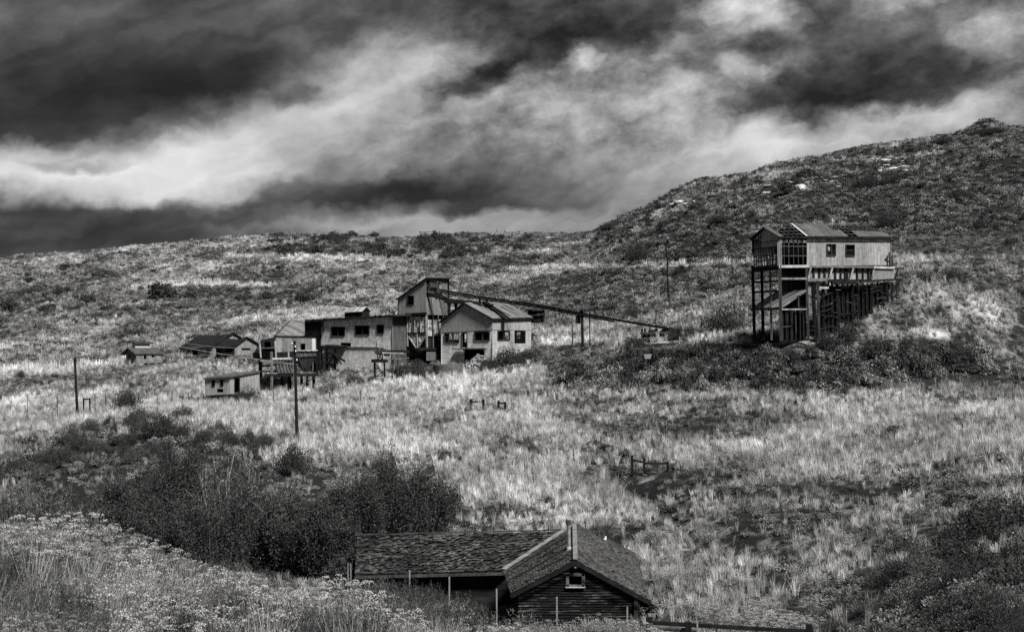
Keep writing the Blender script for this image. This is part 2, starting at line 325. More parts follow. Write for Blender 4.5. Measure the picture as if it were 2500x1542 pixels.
def m_sheet(name, ang, base, var=0.35, rust=0.5, bright=0.0, pw=0.66, vert=True):
    """corrugated iron or boards: streaks run down, sheets differ a little; ang = direction of the wall"""
    mt, N = new_mat(name)
    pos = N.n('NewGeometry').outputs['Position']; x, y, z = N.sep(pos)
    u = N.m('MULTIPLY_ADD', x, math.cos(ang), N.m('MULTIPLY', y, math.sin(ang)))
    w = N.m('MULTIPLY_ADD', x, -math.sin(ang), N.m('MULTIPLY', y, math.cos(ang)))
    cell = N.m('FLOOR', N.m('DIVIDE', u, pw))
    pv = N.n('TexWhiteNoise', {'W': cell}, noise_dimensions='1D').outputs['Value']
    if vert: vec = N.xyz(N.m('MULTIPLY', u, 7.0), 0.0, N.m('MULTIPLY_ADD', z, .45, N.m('MULTIPLY', w, .45)))
    else: vec = N.xyz(N.m('MULTIPLY', u, .5), 0.0, N.m('MULTIPLY', z, 9.0))
    s1 = N.noise(vec, 1.0, 5, .65); s2 = N.noise(pos, 2.2, 5, .65)
    v = N.m('MULTIPLY_ADD', N.m('SUBTRACT', pv, .5), var*base, base)
    v = N.m('MULTIPLY', v, N.mr(s1, .25, .75, 1-rust, 1+rust))
    v = N.m('MULTIPLY', v, N.mr(s2, .3, .7, 1-rust*.6, 1+rust*.6))
    if bright: v = N.m('ADD', v, N.m('MULTIPLY', N.mr(N.n('TexWhiteNoise', {'W': N.m('ADD', cell, 77.0)}, noise_dimensions='1D').outputs['Value'], .8, .81), bright))
    fu = N.m('FRACT', N.m('DIVIDE', u, pw)); v = N.m('MULTIPLY', v, N.mr(fu, .0, .09, .55, 1.0))
    fz = N.m('FRACT', N.m('DIVIDE', N.m('MULTIPLY_ADD', pv, .35, z), 1.9)); v = N.m('MULTIPLY', v, N.mr(fz, .0, .03, .7, 1.0))
    s3 = N.noise(N.xyz(N.m('MULTIPLY', u, 14.0), 3.0, N.m('MULTIPLY', z, .25)), 1.0, 3, .6); v = N.m('MULTIPLY', v, N.mr(s3, .35, .68, 1.12, .62))
    rib = N.m('SINE', N.m('MULTIPLY', u, 2*math.pi/0.12))
    finish(N, N.grey(N.m('MAXIMUM', v, .01)), .7, rib, .5, .012, .25)
    return mt
def m_wood(name, base, var=0.6, horiz=False, ang=0.0):
    mt, N = new_mat(name)
    pos = N.n('NewGeometry').outputs['Position']
    vec = N.scl(pos, (1.2, 1.2, 9) if horiz else (7, 7, .7))
    s1 = N.noise(vec, 1.0, 5, .7); s2 = N.noise(pos, 1.1, 3)
    v = N.m('MULTIPLY', N.mr(s1, .28, .72, base*(1-var), base*(1+var)), N.mr(s2, .3, .7, .6, 1.4))
    finish(N, N.grey(N.m('MAXIMUM', v, .004)), .9, s1, .5, .02, .1)
    return mt
def m_paint_peel(name, ang, thr=.5, sc=1.0, base=.55, dark=.02):
    mt, N = new_mat(name)
    pos = N.n('NewGeometry').outputs['Position']
    n1 = N.noise(N.scl(pos, (3.0*sc, 3.0*sc, 1.3*sc)), 1.0, 6, .72, .8); n2 = N.noise(pos, 5, 3)
    v = N.mr(n1, thr-.03, thr+.03, dark, base)
    v = N.m('MULTIPLY', v, N.mr(n2, .3, .7, .65, 1.1))
    finish(N, N.grey(v), .8, n1, .3, .02, .15)
    return mt
def m_block(name, ang, base, stain=.5, bw=.42, bh=.21, low=None):
    mt, N = new_mat(name)
    pos = N.n('NewGeometry').outputs['Position']; x, y, z = N.sep(pos)
    u = N.m('MULTIPLY_ADD', x, math.cos(ang), N.m('MULTIPLY', y, math.sin(ang)))
    br = N.n('TexBrick', {'Vector': N.xyz(u, z, 0.0), 'Color1': (.86, .86, .86, 1), 'Color2': (1.12, 1.12, 1.12, 1), 'Mortar': (.45, .45, .45, 1),
             'Scale': 1.0, 'Mortar Size': .018, 'Brick Width': bw, 'Row Height': bh}).outputs[0]
    bv = N.n('RGBToBW', {0: br}).outputs[0]
    n1 = N.noise(N.xyz(N.m('MULTIPLY', u, 2.2), 0.0, N.m('MULTIPLY', z, .5)), 1.0, 5, .65); n2 = N.noise(pos, 1.6, 5, .7)
    v = N.m('MULTIPLY', bv, N.mr(n1, .3, .72, base*(1-stain), base*1.25))
    v = N.m('MULTIPLY', v, N.mr(n2, .3, .7, .7, 1.2))
    finish(N, N.grey(v), .95, bv, .5, .01, .1)
    return mt
def m_plain(name, base, var=.3, sc=2.0, rough=.9, spec=.15, thr=None, hi=.5):
    mt, N = new_mat(name)
    pos = N.n('NewGeometry').outputs['Position']
    s = N.noise(pos, sc, 5, .65)
    v = N.mr(s, .3, .7, base*(1-var), base*(1+var))
    if thr: v = N.m('ADD', v, N.m('MULTIPLY', N.mr(N.noise(pos, sc*3, 4, .7), thr, thr+.04), hi))
    finish(N, N.grey(v), rough, s, .3, .02, spec)
    return mt

# ------------------------------------------------------------------ mesh helper
class MB:
    def __init__(s): s.v = []; s.f = []; s.st = []
    def add(s, vs, fs):
        o = len(s.v); s.st.append((o, len(s.f))); s.v += [tuple(p) for p in vs]; s.f += [tuple(i+o for i in f) for f in fs]; return s
    def quad(s, a, b, c, d): return s.add([a, b, c, d], [(0, 1, 2, 3)])
    def slab(s, pts, off):
        """polygon swept by the vector off into a solid"""
        n = len(pts); pts = [Vector(p) for p in pts]; off = Vector(off)
        s.add(pts+[p+off for p in pts], [tuple(range(n))[::-1], tuple(range(n, 2*n))]+[(i, (i+1) % n, n+(i+1) % n, n+i) for i in range(n)])
        return s
    def beam(s, p, q, w, h=None, up=None):
        p, q = Vector(p), Vector(q); h = w if h is None else h
        d = (q-p).normalized(); up = Vector(up) if up is not None else (Vector((0, 0, 1)) if abs(d.z) < .9 else Vector((.3, 1, 0)))
        sx = d.cross(up).normalized(); sy = sx.cross(d).normalized()
        c = [sx*w/2*i+sy*h/2*j for i, j in ((-1, -1), (1, -1), (1, 1), (-1, 1))]
        s.add([p+k for k in c]+[q+k for k in c], [(0, 1, 2, 3), (7, 6, 5, 4), (0, 4, 5, 1), (1, 5, 6, 2), (2, 6, 7, 3), (3, 7, 4, 0)])
        return s
    def tube(s, pts, r, n=6, r2=None):
        pts = [Vector(p) for p in pts]; rings = []
        vs = []; fs = []
        for i, p in enumerate(pts):
            d = (pts[min(i+1, len(pts)-1)]-pts[max(i-1, 0)]).normalized()
            ref = Vector((0, 0, 1)) if abs(d.z) < .9 else Vector((1, 0, 0))
            a = d.cross(ref).normalized(); b = a.cross(d)
            rr = r if r2 is None else r+(r2-r)*i/(len(pts)-1)
            for k in range(n):
                t = 2*math.pi*k/n; vs.append(p+a*math.cos(t)*rr+b*math.sin(t)*rr)
        for i in range(len(pts)-1):
            for k in range(n):
                fs.append((i*n+k, i*n+(k+1) % n, (i+1)*n+(k+1) % n, (i+1)*n+k))
        fs.append(tuple(range(n))[::-1]); fs.append(tuple((len(pts)-1)*n+k for k in range(n)))
        return s.add(vs, fs)
COL = scene.collection
def tag(o, label=None, cat=None, group=None, kind=None):
    if label: o['label'] = label
    if cat: o['category'] = cat
    if group: o['group'] = group
    if kind: o['kind'] = kind
    return o
def thing(name, loc, label, cat, group=None):
    o = bpy.data.objects.new(name, None); COL.objects.link(o); o.location = loc; o.empty_display_size = .5
    return tag(o, label, cat, group)
def root_loc(o):
    while o.parent: o = o.parent
    return Vector(o.location)
def mesh_obj(name, mb, mat, parent=None, loc=None):
    """links the collected shapes as ONE mesh object; with a parent it becomes its part"""
    base = root_loc(parent) if parent else (Vector(loc) if loc is not None else Vector((0, 0, 0)))
    me = bpy.data.meshes.new(name)
    me.from_pydata([(v[0]-base.x, v[1]-base.y, v[2]-base.z) for v in mb.v], [], mb.f); me.update()
    o = bpy.data.objects.new(name, me); COL.objects.link(o)
    if mat: me.materials.append(mat)
    if parent: o.parent = parent
    else: o.location = base
    return o

def each(name, mb, mat, parent):
    """every beam of the collection as a part of its own"""
    st = mb.st+[(len(mb.v), len(mb.f))]
    for (v0, f0), (v1, f1) in zip(st, st[1:]):
        k = MB(); k.v = mb.v[v0:v1]; k.f = [tuple(i-v0 for i in f) for f in mb.f[f0:f1]]; mesh_obj(name, k, mat, parent)
# ------------------------------------------------------------------ ground
def np_mesh(name, verts, quads):
    me = bpy.data.meshes.new(name)
    me.vertices.add(len(verts)); me.vertices.foreach_set('co', verts.astype(np.float32).ravel())
    n = quads.shape[1]
    me.loops.add(quads.size); me.loops.foreach_set('vertex_index', quads.astype(np.int32).ravel())
    me.polygons.add(len(quads)); me.polygons.foreach_set('loop_start', (np.arange(len(quads))*n).astype(np.int32))
    me.update(calc_edges=True)
    return me
ysr = np.concatenate([np.linspace(-12, 4, 12), np.exp(np.linspace(math.log(4.6), math.log(620), 760)), np.exp(np.linspace(math.log(640), math.log(1500), 30))])
usr = np.concatenate([np.linspace(-4200, -1500, 40), np.linspace(-1480, 1480, 720), np.linspace(1500, 4200, 40)])
UU, YY = np.meshgrid(usr, ysr); XX = UU/F*np.maximum(YY, 14.0); ZZ = H(XX, YY)
nr, nc = XX.shape
vv = np.stack([XX.ravel(), YY.ravel(), ZZ.ravel()], 1)
ii = (np.arange(nr-1)[:, None]*nc+np.arange(nc-1)[None]).ravel()
qq = np.stack([ii, ii+1, ii+nc+1, ii+nc], 1)
me = np_mesh('ground', vv, qq)
at = me.attributes.new('cover', 'FLOAT', 'POINT')
at.data.foreach_set('value', cover(XX.ravel(), YY.ravel(), ZZ.ravel()).astype(np.float32))
me.polygons.foreach_set('use_smooth', np.ones(len(qq), bool))
me.materials.append(m_terrain())
ground = bpy.data.objects.new('ground', me); COL.objects.link(ground)
tag(ground, 'dry hillsides, field and gully of grass and sage soil', kind='structure')

# ------------------------------------------------------------------ plants: small meshes that are copied or strewn
rs = np.random.RandomState(7)
def card_mesh(name, V, Q, mat, tip=None):
    me = np_mesh(name, V, Q); me.materials.append(mat)
    a = me.attributes.new('tip', 'FLOAT', 'POINT'); a.data.foreach_set('value', (np.zeros(len(V)) if tip is None else tip).astype(np.float32))
    return me
def blades(n, h, r0, spread, w, seed, curve=.25):
    """n tapering grass blades; returns verts, quads, tip"""
    r = np.random.RandomState(seed)
    t = r.rand(n)*2*np.pi; rr = np.sqrt(r.rand(n))*r0
    bx, by = np.cos(t)*rr, np.sin(t)*rr
    hh = h*(.55+.45*r.rand(n)); d = r.rand(n)*2*np.pi
    ox, oy = bx*spread/r0*r.rand(n)+np.cos(d)*curve*hh*r.rand(n), by*spread/r0*r.rand(n)+np.sin(d)*curve*hh*r.rand(n)
    e = r.rand(n)*np.pi; ex, ey = np.cos(e)*w/2, np.sin(e)*w/2
    lv = []
    for k, (f, ww) in enumerate(((0, 1), (.55, .9), (1, .25))):
        g = f**1.6
        for sgn in (-1, 1):
            lv.append(np.stack([bx+ox*g+ex*sgn*ww, by+oy*g+ey*sgn*ww, hh*f], 1))
    V = np.stack(lv, 1).reshape(-1, 3); b = np.arange(n)*6
    Q = np.concatenate([np.stack([b, b+1, b+3, b+2], 1), np.stack([b+2, b+3, b+5, b+4], 1)])
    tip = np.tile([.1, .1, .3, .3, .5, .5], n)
    return V, Q, tip
def leaf_cards(C, size, seed, up=0.0, asp=.45):
    """a randomly turned quad at each centre"""
    r = np.random.RandomState(seed); n = len(C)
    a = r.randn(n, 3); a[:, 2] += up; a /= np.linalg.norm(a, axis=1)[:, None]
    b = np.cross(a, r.randn(n, 3)); b /= np.linalg.norm(b, axis=1)[:, None]
    s = (size*(.6+.8*r.rand(n)))[:, None] if np.ndim(size) == 0 else size[:, None]
    V = np.stack([C-a*s, C-b*s*asp, C+a*s, C+b*s*asp], 1).reshape(-1, 3)
    q = np.arange(n)*4
    return V, np.stack([q, q+1, q+2, q+3], 1)
def lumpy(n, seed, nl=9, flat=.75, inner=.45):
    """points through a lumpy shrub of radius about 1 standing on z=0"""
    r = np.random.RandomState(seed)
    lc = r.randn(nl, 3); lc /= np.linalg.norm(lc, axis=1)[:, None]; lc[:, 2] = np.abs(lc[:, 2])
    lc *= (.35+.35*r.rand(nl))[:, None]; lr = .28+.28*r.rand(nl)
    k = r.randint(0, nl, n); d = r.randn(n, 3); d /= np.linalg.norm(d, axis=1)[:, None]
    rad = lr[k]*(inner+(1-inner)*r.rand(n)**.4)
    C = lc[k]+d*rad[:, None]; C[:, 2] = (C[:, 2]+.12)*flat
    C = C[C[:, 2] > -.02]
    return C
def merge(parts):
    V = []; Q = []; T = []; o = 0
    for p in parts:
        v, q = p[0], p[1]; t = p[2] if len(p) > 2 else np.full(len(v), 0.0)
        V.append(v); Q.append(q+o); T.append(t if np.ndim(t) else np.full(len(v), float(t))); o += len(v)
    return np.concatenate(V), np.concatenate(Q), np.concatenate(T)
def twigs(n, h, r, w, seed, base=.12):
    rr_ = np.random.RandomState(seed)
    t = rr_.rand(n)*2*np.pi; e = np.sqrt(rr_.rand(n))*r
    p0 = np.stack([np.cos(t)*base*rr_.rand(n), np.sin(t)*base*rr_.rand(n), np.zeros(n)-.05], 1)
    p2 = np.stack([np.cos(t)*e, np.sin(t)*e, h*(.6+.4*rr_.rand(n))*np.sqrt(np.clip(1-(e/r)**2*.55, 0, 1))], 1)
    p1 = (p0+p2)/2+np.stack([np.cos(t)*.08, np.sin(t)*.08, -np.ones(n)*.06], 1)*h
    a = rr_.rand(n)*np.pi; wv = np.stack([np.cos(a), np.sin(a), np.zeros(n)], 1)*w/2
    V = np.stack([p0-wv, p0+wv, p1-wv*.8, p1+wv*.8, p2-wv*.4, p2+wv*.4], 1).reshape(-1, 3)
    b = np.arange(n)*6
    return V, np.concatenate([np.stack([b, b+1, b+3, b+2], 1), np.stack([b+2, b+3, b+5, b+4], 1)]), p2, p1, p0

M_GRASS = m_leaf('straw', .36, .35); M_SAGE = m_leaf('sage_leaves', .080, .35); M_DARK = m_leaf('dark_leaves', .045, .4)
M_STRAWN = m_leaf('pale_stalks', .30, .3); M_RABBIT = m_leaf('rabbitbrush', .10, .3)
S_DARK = m_leaf('shrub_dark', .035, .5, True); S_MID = m_leaf('shrub_mid', .052, .5, True); S_PALE = m_leaf('shrub_pale', .17, .4, True)
S_WILLOW = m_leaf('willow_leaves', .042, .6, True); M_TWIG = m_wood('bark', .12)
S_RABBIT = m_leaf('rabbitbrush_flowers', .15, .3, True)

def proto_col(name, meshes):
    c = bpy.data.collections.new(name)
    for i, me in enumerate(meshes):
        o = bpy.data.objects.new('%s_%02d' % (name, i), me); c.objects.link(o)
    return c
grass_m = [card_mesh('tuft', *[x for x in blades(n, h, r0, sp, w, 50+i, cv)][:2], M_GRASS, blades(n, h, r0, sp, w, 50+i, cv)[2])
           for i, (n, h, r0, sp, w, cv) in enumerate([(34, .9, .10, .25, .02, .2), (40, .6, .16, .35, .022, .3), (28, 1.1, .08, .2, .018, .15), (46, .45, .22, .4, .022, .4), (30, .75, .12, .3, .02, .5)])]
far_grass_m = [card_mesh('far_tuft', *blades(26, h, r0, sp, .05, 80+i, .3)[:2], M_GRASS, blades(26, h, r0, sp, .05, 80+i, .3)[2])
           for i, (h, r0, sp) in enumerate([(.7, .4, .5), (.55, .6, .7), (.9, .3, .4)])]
def sage_mesh(seed, n, size, mat, nm):
    C = lumpy(n, seed, 7+seed % 5, .7); V, Q = leaf_cards(C, size, seed, .6)
    t = twigs(14, .6, .7, .04, seed)
    V, Q, T = merge([(V, Q, np.repeat(np.random.RandomState(seed).rand(len(C)), 4)*.6), (t[0], t[1], 0)])
    return card_mesh(nm, V, Q, mat, T)
sage_m = [sage_mesh(100+i, 420, .085, M_SAGE, 'sagebrush_clump') for i in range(5)]
sage_far_m = [sage_mesh(120+i, 150, .14, M_SAGE, 'far_sage') for i in range(4)]
# near sage: many upright leafy spikes
def spiky_sage(seed):
    r = np.random.RandomState(seed); t = twigs(110, .80, .62, .012, seed, .15)
    tips, mid = t[2], t[3]; parts = [(t[0], t[1], 0)]
    k = r.randint(0, len(tips), 4600); f = r.rand(4600)**.5
    C = mid[k]*(1-f)[:, None]+tips[k]*f[:, None]; C[:, 2] += .16*f**3; C += r.randn(len(C), 3)*.014
    V, Q = leaf_cards(C, .020, seed+1, 2.2, .16); parts.append((V, Q, np.repeat(r.rand(len(f))**2*.9, 4)))
    return card_mesh('near_sage', *merge(parts)[:2], M_SAGE, merge(parts)[2])
def rabbit_mesh(seed, nstem=150, mat=M_RABBIT):
    r = np.random.RandomState(seed); t = twigs(nstem, .8, .62, .010, seed, .10)
    tips, mid = t[2], t[3]; parts = [(t[0], t[1], .0)]
    k = r.randint(0, nstem, 2200); f = r.rand(2200)
    C = mid[k]*(1-f)[:, None]+tips[k]*f[:, None]+r.randn(2200, 3)*.03
    V, Q = leaf_cards(C, .026, seed+1, 2.6, .10); parts.append((V, Q, -.25))
    npuff = 34; d = r.randn(nstem, npuff, 3); d /= np.linalg.norm(d, axis=2)[..., None]; d[..., 2] = np.abs(d[..., 2])*.55
    rad = (.030+.025*r.rand(nstem))[:, None, None]
    C = (tips[:, None]+d*rad).reshape(-1, 3)
    V, Q = leaf_cards(C, .009, seed+2, .3); parts.append((V, Q, 1.3))
    v, q, tt = merge(parts)
    return card_mesh('rabbitbrush', v, q, mat, tt)
near_sage_m = [spiky_sage(200+i) for i in range(4)]
rabbit_m = [rabbit_mesh(220+i) for i in range(3)]
def mesh_with(me, mat):
    c = me.copy(); c.materials.clear(); c.materials.append(mat); return c
near_grass_m = [card_mesh('near_grass', *blades(46, h, r0, sp, .006, 240+i, cv)[:2], M_STRAWN, blades(46, h, r0, sp, .006, 240+i, cv)[2])
                for i, (h, r0, sp, cv) in enumerate([(.8, .12, .3, .5), (.6, .2, .4, .7), (1.0, .08, .25, .35)])]

def scatter(name, label, meshes, X, Y, scl_, tint, lean=.12, sink=.04, up=None):
    n = len(X); Zc = H(X, Y)-sink
    me = bpy.data.meshes.new(name); me.vertices.add(n)
    me.vertices.foreach_set('co', np.stack([X, Y, Zc], 1).astype(np.float32).ravel())
    r = np.random.RandomState(n)
    def attr(nm, ty, arr):
        a = me.attributes.new(nm, ty, 'POINT'); a.data.foreach_set('vector' if ty == 'FLOAT_VECTOR' else 'value', arr.ravel())
    attr('rot', 'FLOAT_VECTOR', np.stack([r.randn(n)*lean, r.randn(n)*lean, r.rand(n)*6.283], 1).astype(np.float32))
    attr('size', 'FLOAT', scl_.astype(np.float32)); attr('tint', 'FLOAT', tint.astype(np.float32))
    attr('pick', 'INT', r.randint(0, len(meshes), n).astype(np.int32))
    ob = bpy.data.objects.new(name, me); COL.objects.link(ob)
    tag(ob, label, kind='stuff')
    ng = bpy.data.node_groups.new(name, 'GeometryNodeTree')
    ng.interface.new_socket('Geometry', in_out='INPUT', socket_type='NodeSocketGeometry')
    ng.interface.new_socket('Geometry', in_out='OUTPUT', socket_type='NodeSocketGeometry')
    nd = ng.nodes; gi = nd.new('NodeGroupInput'); go = nd.new('NodeGroupOutput')
    ip = nd.new('GeometryNodeInstanceOnPoints'); ci = nd.new('GeometryNodeCollectionInfo')
    ci.inputs['Collection'].default_value = proto_col(name+'_kinds', meshes)
    ci.inputs['Separate Children'].default_value = True; ci.inputs['Reset Children'].default_value = True
    def na(nm, ty):
        a = nd.new('GeometryNodeInputNamedAttribute'); a.data_type = ty; a.inputs[0].default_value = nm
        return a.outputs[0]
    L = ng.links.new
    er = nd.new('FunctionNodeEulerToRotation')
    L(na('rot', 'FLOAT_VECTOR'), er.inputs[0]); L(er.outputs[0], ip.inputs['Rotation'])
    L(na('size', 'FLOAT'), ip.inputs['Scale']); L(na('pick', 'INT'), ip.inputs['Instance Index'])
    ip.inputs['Pick Instance'].default_value = True
    L(gi.outputs[0], ip.inputs['Points']); L(ci.outputs[0], ip.inputs['Instance']); L(ip.outputs[0], go.inputs[0])
    md = ob.modifiers.new('strew', 'NODES'); md.node_group = ng
    return ob
def sample(n, y0, y1, seed, margin=1400, a0=None, a1=None):
    r = np.random.RandomState(seed)
    y = np.sqrt(r.rand(n)*(y1*y1-y0*y0)+y0*y0)
    A = r.uniform(-margin if a0 is None else a0, margin if a1 is None else a1, n)
    return A/F*y, y, r
# line of sight: plants that no view across the gully could show are not strewn
def visible(x, y, top=1.2):
    A = x/np.maximum(y, 14)*F; ok = np.ones(len(x), bool)
    z = H(x, y)+top
    for f in np.linspace(.08, .97, 26):
        yy = y*f; xx = A/F*np.maximum(yy, 14); ok &= (H(xx, yy)/yy-.004) < z/y
    return ok
KEEP_CLEAR = []   # (x, y, r) footprints
def clear_mask(x, y):
    ok = np.ones(len(x), bool)
    for cx, cy, r in KEEP_CLEAR: ok &= (x-cx)**2+(y-cy)**2 > r*r
    return ok
# ------------------------------------------------------------------ buildings: walls stand on real planes; photo points are cast onto them
def R_(d): return math.radians(d)
class Face:
    def __init__(s, px, py, Y0, ang):
        a, b = ab(px, py); s.O = Vector((a/F*Y0, Y0, 0)); s.ang = R_(ang)
        s.u = Vector((math.cos(s.ang), math.sin(s.ang), 0)); n = Vector((math.sin(s.ang), -math.cos(s.ang), 0))
        s.n = n if n.y < 0 else -n
    def shift(s, off):
        f = Face.__new__(Face); f.O = s.O+s.n*off; f.u = s.u; f.n = s.n; f.ang = s.ang; return f
    def hit(s, px, py, off=0.0):
        a, b = ab(px, py); t = (s.O.dot(s.n)+off)/(a/F*s.n.x+s.n.y)
        return Vector((a/F*t, t, b/F*t))
    def at(s, px, z, off=0.0):
        p = s.hit(px, 800, off); p.z = z; return p
def pj(v): return to_px(v[0], v[1], v[2])
def _ip(poly, x):
    return float(np.interp(x, [p[0] for p in poly], [p[1] for p in poly]))
def wall(mb, fc, top, bot, holes=(), thick=.15, off=0.0):
    """a wall between two photo polylines, with real openings"""
    xa, xb = top[0][0], top[-1][0]
    xs = sorted(set([p[0] for p in top]+[p[0] for p in bot if xa < p[0] < xb]+[h[i] for h in holes for i in (0, 2) if xa < h[i] < xb]))
    def q(x, y, o): return fc.hit(x, y, off+o)
    for x0, x1 in zip(xs, xs[1:]):
        seg = []; hs = sorted([h for h in holes if h[0] < (x0+x1)/2 < h[2]], key=lambda h: h[1])
        ya = (_ip(top, x0), _ip(top, x1))
        for h in hs:
            seg.append((ya, (h[1], h[1]))); ya = (h[3], h[3])
        seg.append((ya, (_ip(bot, x0), _ip(bot, x1))))
        for (a0, a1), (b0, b1) in seg:
            if b0 <= a0 and b1 <= a1: continue
            mb.quad(q(x0, b0, 0), q(x1, b1, 0), q(x1, a1, 0), q(x0, a0, 0))
            mb.quad(q(x0, a0, -thick), q(x1, a1, -thick), q(x1, b1, -thick), q(x0, b0, -thick))
    for h in holes:
        c = [(h[0], h[1]), (h[2], h[1]), (h[2], h[3]), (h[0], h[3])]
        for i in range(4):
            (p, r), (s_, t) = c[i], c[(i+1) % 4]
            mb.quad(q(p, r, 0), q(s_, t, 0), q(s_, t, -thick), q(p, r, -thick))
    for x in (xa, xb):
        mb.quad(q(x, _ip(top, x), 0), q(x, _ip(bot, x), 0), q(x, _ip(bot, x), -thick), q(x, _ip(top, x), -thick))
    return mb
def vwall(mb, p, q, z0, thick=.15, n=None):
    """plain wall under the line p-q down to z0"""
    p, q = Vector(p), Vector(q)
    n = n or Vector((-(q-p).y, (q-p).x, 0)).normalized()*thick
    mb.slab([(p.x, p.y, z0), (q.x, q.y, z0), (q.x, q.y, q.z), (p.x, p.y, p.z)], n)
    return mb
def window(parent, fc, x0, y0, x1, y1, mull=(), bars=(), mat=None, fw=1.5, off=.05, name='window_frame', dep=.12):
    mb = MB(); h = fc.hit
    Y = h(x0, y0).y; w = fw/F*Y
    for a, b in (((x0, y0), (x1, y0)), ((x0, y1), (x1, y1)), ((x0, y0), (x0, y1)), ((x1, y0), (x1, y1))):
        mb.beam(h(*a, off), h(*b, off), dep, w, up=(0, 0, 1) if a[1] == b[1] else fc.u)
    for mx in mull: mb.beam(h(mx, y0, off-.04), h(mx, y1, off-.04), dep*.7, w*.9, up=fc.u)
    for my in bars: mb.beam(h(x0, my, off-.04), h(x1, my, off-.04), dep*.7, w*.7)
    return mesh_obj(name, mb, mat, parent)
def stick(fc, a, b, w, off=.03, mb=None, h=None):
    mb = mb or MB(); up = fc.n
    mb.beam(fc.hit(a[0], a[1], off), fc.hit(b[0], b[1], off), w, h or w, up=up); return mb

W_BLACK = m_wood('charred_wood', .009, .6); W_DARK = m_wood('dark_weathered_wood', .035, .7); W_GREY = m_wood('grey_weathered_wood', .10, .6)
W_PALE = m_wood('pale_weathered_wood', .26, .35); W_INT = m_wood('interior_shade_boards', .010, .6)  # interior boards: the dimness indoors is put into their near-black colour
IRON = m_plain('rusty_iron', .03, .5, 3, .7, .3); CONC = m_plain('concrete', .16, .45, 1.2)
A_T, A_G = R_(26), R_(-35)

# ---- tipple on the right hill -------------------------------------------------
T1 = Face(1902.5, 600, 152, 26); T2 = Face(1902.5, 600, 152, 116)
vT = Vector((-math.sin(A_T), math.cos(A_T), 0)); WT = 4.75
T_base = T1.hit(1905, 828); KEEP_CLEAR += [(T_base.x+3, T_base.y+3, 4.5)]
tip = thing('tipple', (T_base.x, T_base.y, T_base.z), 'tall ruined coal tipple clad in corrugated iron on timber posts on the right hillside', 'tipple')
m_tl = m_sheet('tipple_long_siding', A_T, .20, .4, .45, pw=.7); m_te = m_sheet('tipple_end_siding', R_(116), .24, .15, .2)
m_tr = m_sheet('tipple_roof_iron', A_T, .06, .5, .6, pw=.62); m_tp = m_sheet('bunker_boards', A_T, .20, .6, .5, pw=.35)
mb = MB(); wall(mb, T1, [(1970, 578.5), (2176, 581)], [(1970, 648), (2176, 649.5)], [(2018.5, 596, 2040, 624), (2064.5, 597.5, 2086, 625)], .1)
mesh_obj('side_wall', mb, m_tl, tip)
window(tip, T1, 2018.5, 596, 2040, 624, (2030,), (), W_DARK); window(tip, T1, 2064.5, 597.5, 2086, 625, (), (611,), W_DARK)
mb = MB(); mb.quad(T1.hit(2021, 600, -.1), T1.hit(2026, 600, -.1), T1.hit(2026.5, 613, -.1), T1.hit(2021.5, 611, -.1)); mb.slab([T1.hit(2021, 600, -.1), T1.hit(2026, 600, -.1), T1.hit(2026.5, 613, -.1), T1.hit(2021.5, 611, -.1)], (0, .02, 0))
mesh_obj('broken_pane', mb, m_plain('dusty_glass', .35, .4), tip)
# end wall: siding top right, studs left and below
mb = MB(); wall(mb, T2, [(1859.5, 561), (1865.5, 557), (1901, 578.5)], [(1859.5, 606), (1901, 599)], (), .08, .02)
mesh_obj('end_wall', mb, m_te, tip)
mb = MB()
for x in (1841, 1846, 1852, 1858, 1866, 1873, 1880, 1887, 1894):
    yt = _ip([(1838, 586), (1865, 557), (1902, 578)], x); stick(T2, (x, yt), (x+.5, 658), .10, -.05, mb)
for y in (590, 604, 622, 634): stick(T2, (1839, y+4), (1902, y-3), .10, -.03, mb)
stick(T2, (1838, 653), (1902, 646), .16, 0.0, mb)
each('stud', mb, W_DARK, tip)
# corner boards and open bay of the long side
mb = MB(); mb.beam(T1.hit(1902.8, 578), T1.hit(1904, 650), .42, .42); mesh_obj('corner_board', mb, m_sheet('corner_iron', A_T, .2, .1), tip)
mb = MB()
for x in (1913.5, 1924.7, 1936.5, 1948, 1959.5): stick(T1, (x, 579), (x+1, 647), .06 if x != 1924.7 else .10, -.02, mb)
for y in (601, 624.5): stick(T1, (1904, y), (1970, y), .12, 0, mb, .05)
each('stud', mb, W_DARK, tip)
# floor, back wall with gaps, far end
p0 = T1.hit(1902.5, 649); p1 = T1.hit(2176, 650.5); zf = p0.z
mb = MB(); mb.slab([(p0.x, p0.y, zf), (p1.x, p1.y, zf), tuple(p1+vT*WT)[:2]+(zf,), tuple(p0+vT*WT)[:2]+(zf,)], (0, 0, -.25)); mesh_obj('floor', mb, W_BLACK, tip)
ze = T1.hit(1902.5, 579).z; b0 = p0+vT*WT; b1 = p1+vT*WT; uT = T1.u
mb = MB(); q0 = b0+uT*3.3; vwall(mb, (q0.x, q0.y, ze-.35), (b1.x, b1.y, ze-.35), zf, .1)
q1 = b0+uT*.0; vwall(mb, (q1.x, q1.y, ze), (q0.x, q0.y, ze), ze-1.5, .1)
vwall(mb, (p1.x, p1.y, ze-.05), (b1.x, b1.y, ze-.05), zf, .1)
for k in range(4):
    q = b0+uT*(.5+.7*k); mb.beam((q.x, q.y, zf), (q.x, q.y, ze), .12)
mesh_obj('rear_wall', mb, W_INT, tip)
mb = MB(); stick(T1, (1901, 650.5), (1975, 649.8), .28, .1, mb, .2); mesh_obj('floor_beam', mb, W_PALE, tip)
mb = MB(); stick(T1, (1975, 650.5), (2130, 651.8), .22, .12, mb, .2); mesh_obj('floor_beam', mb, W_GREY, tip)
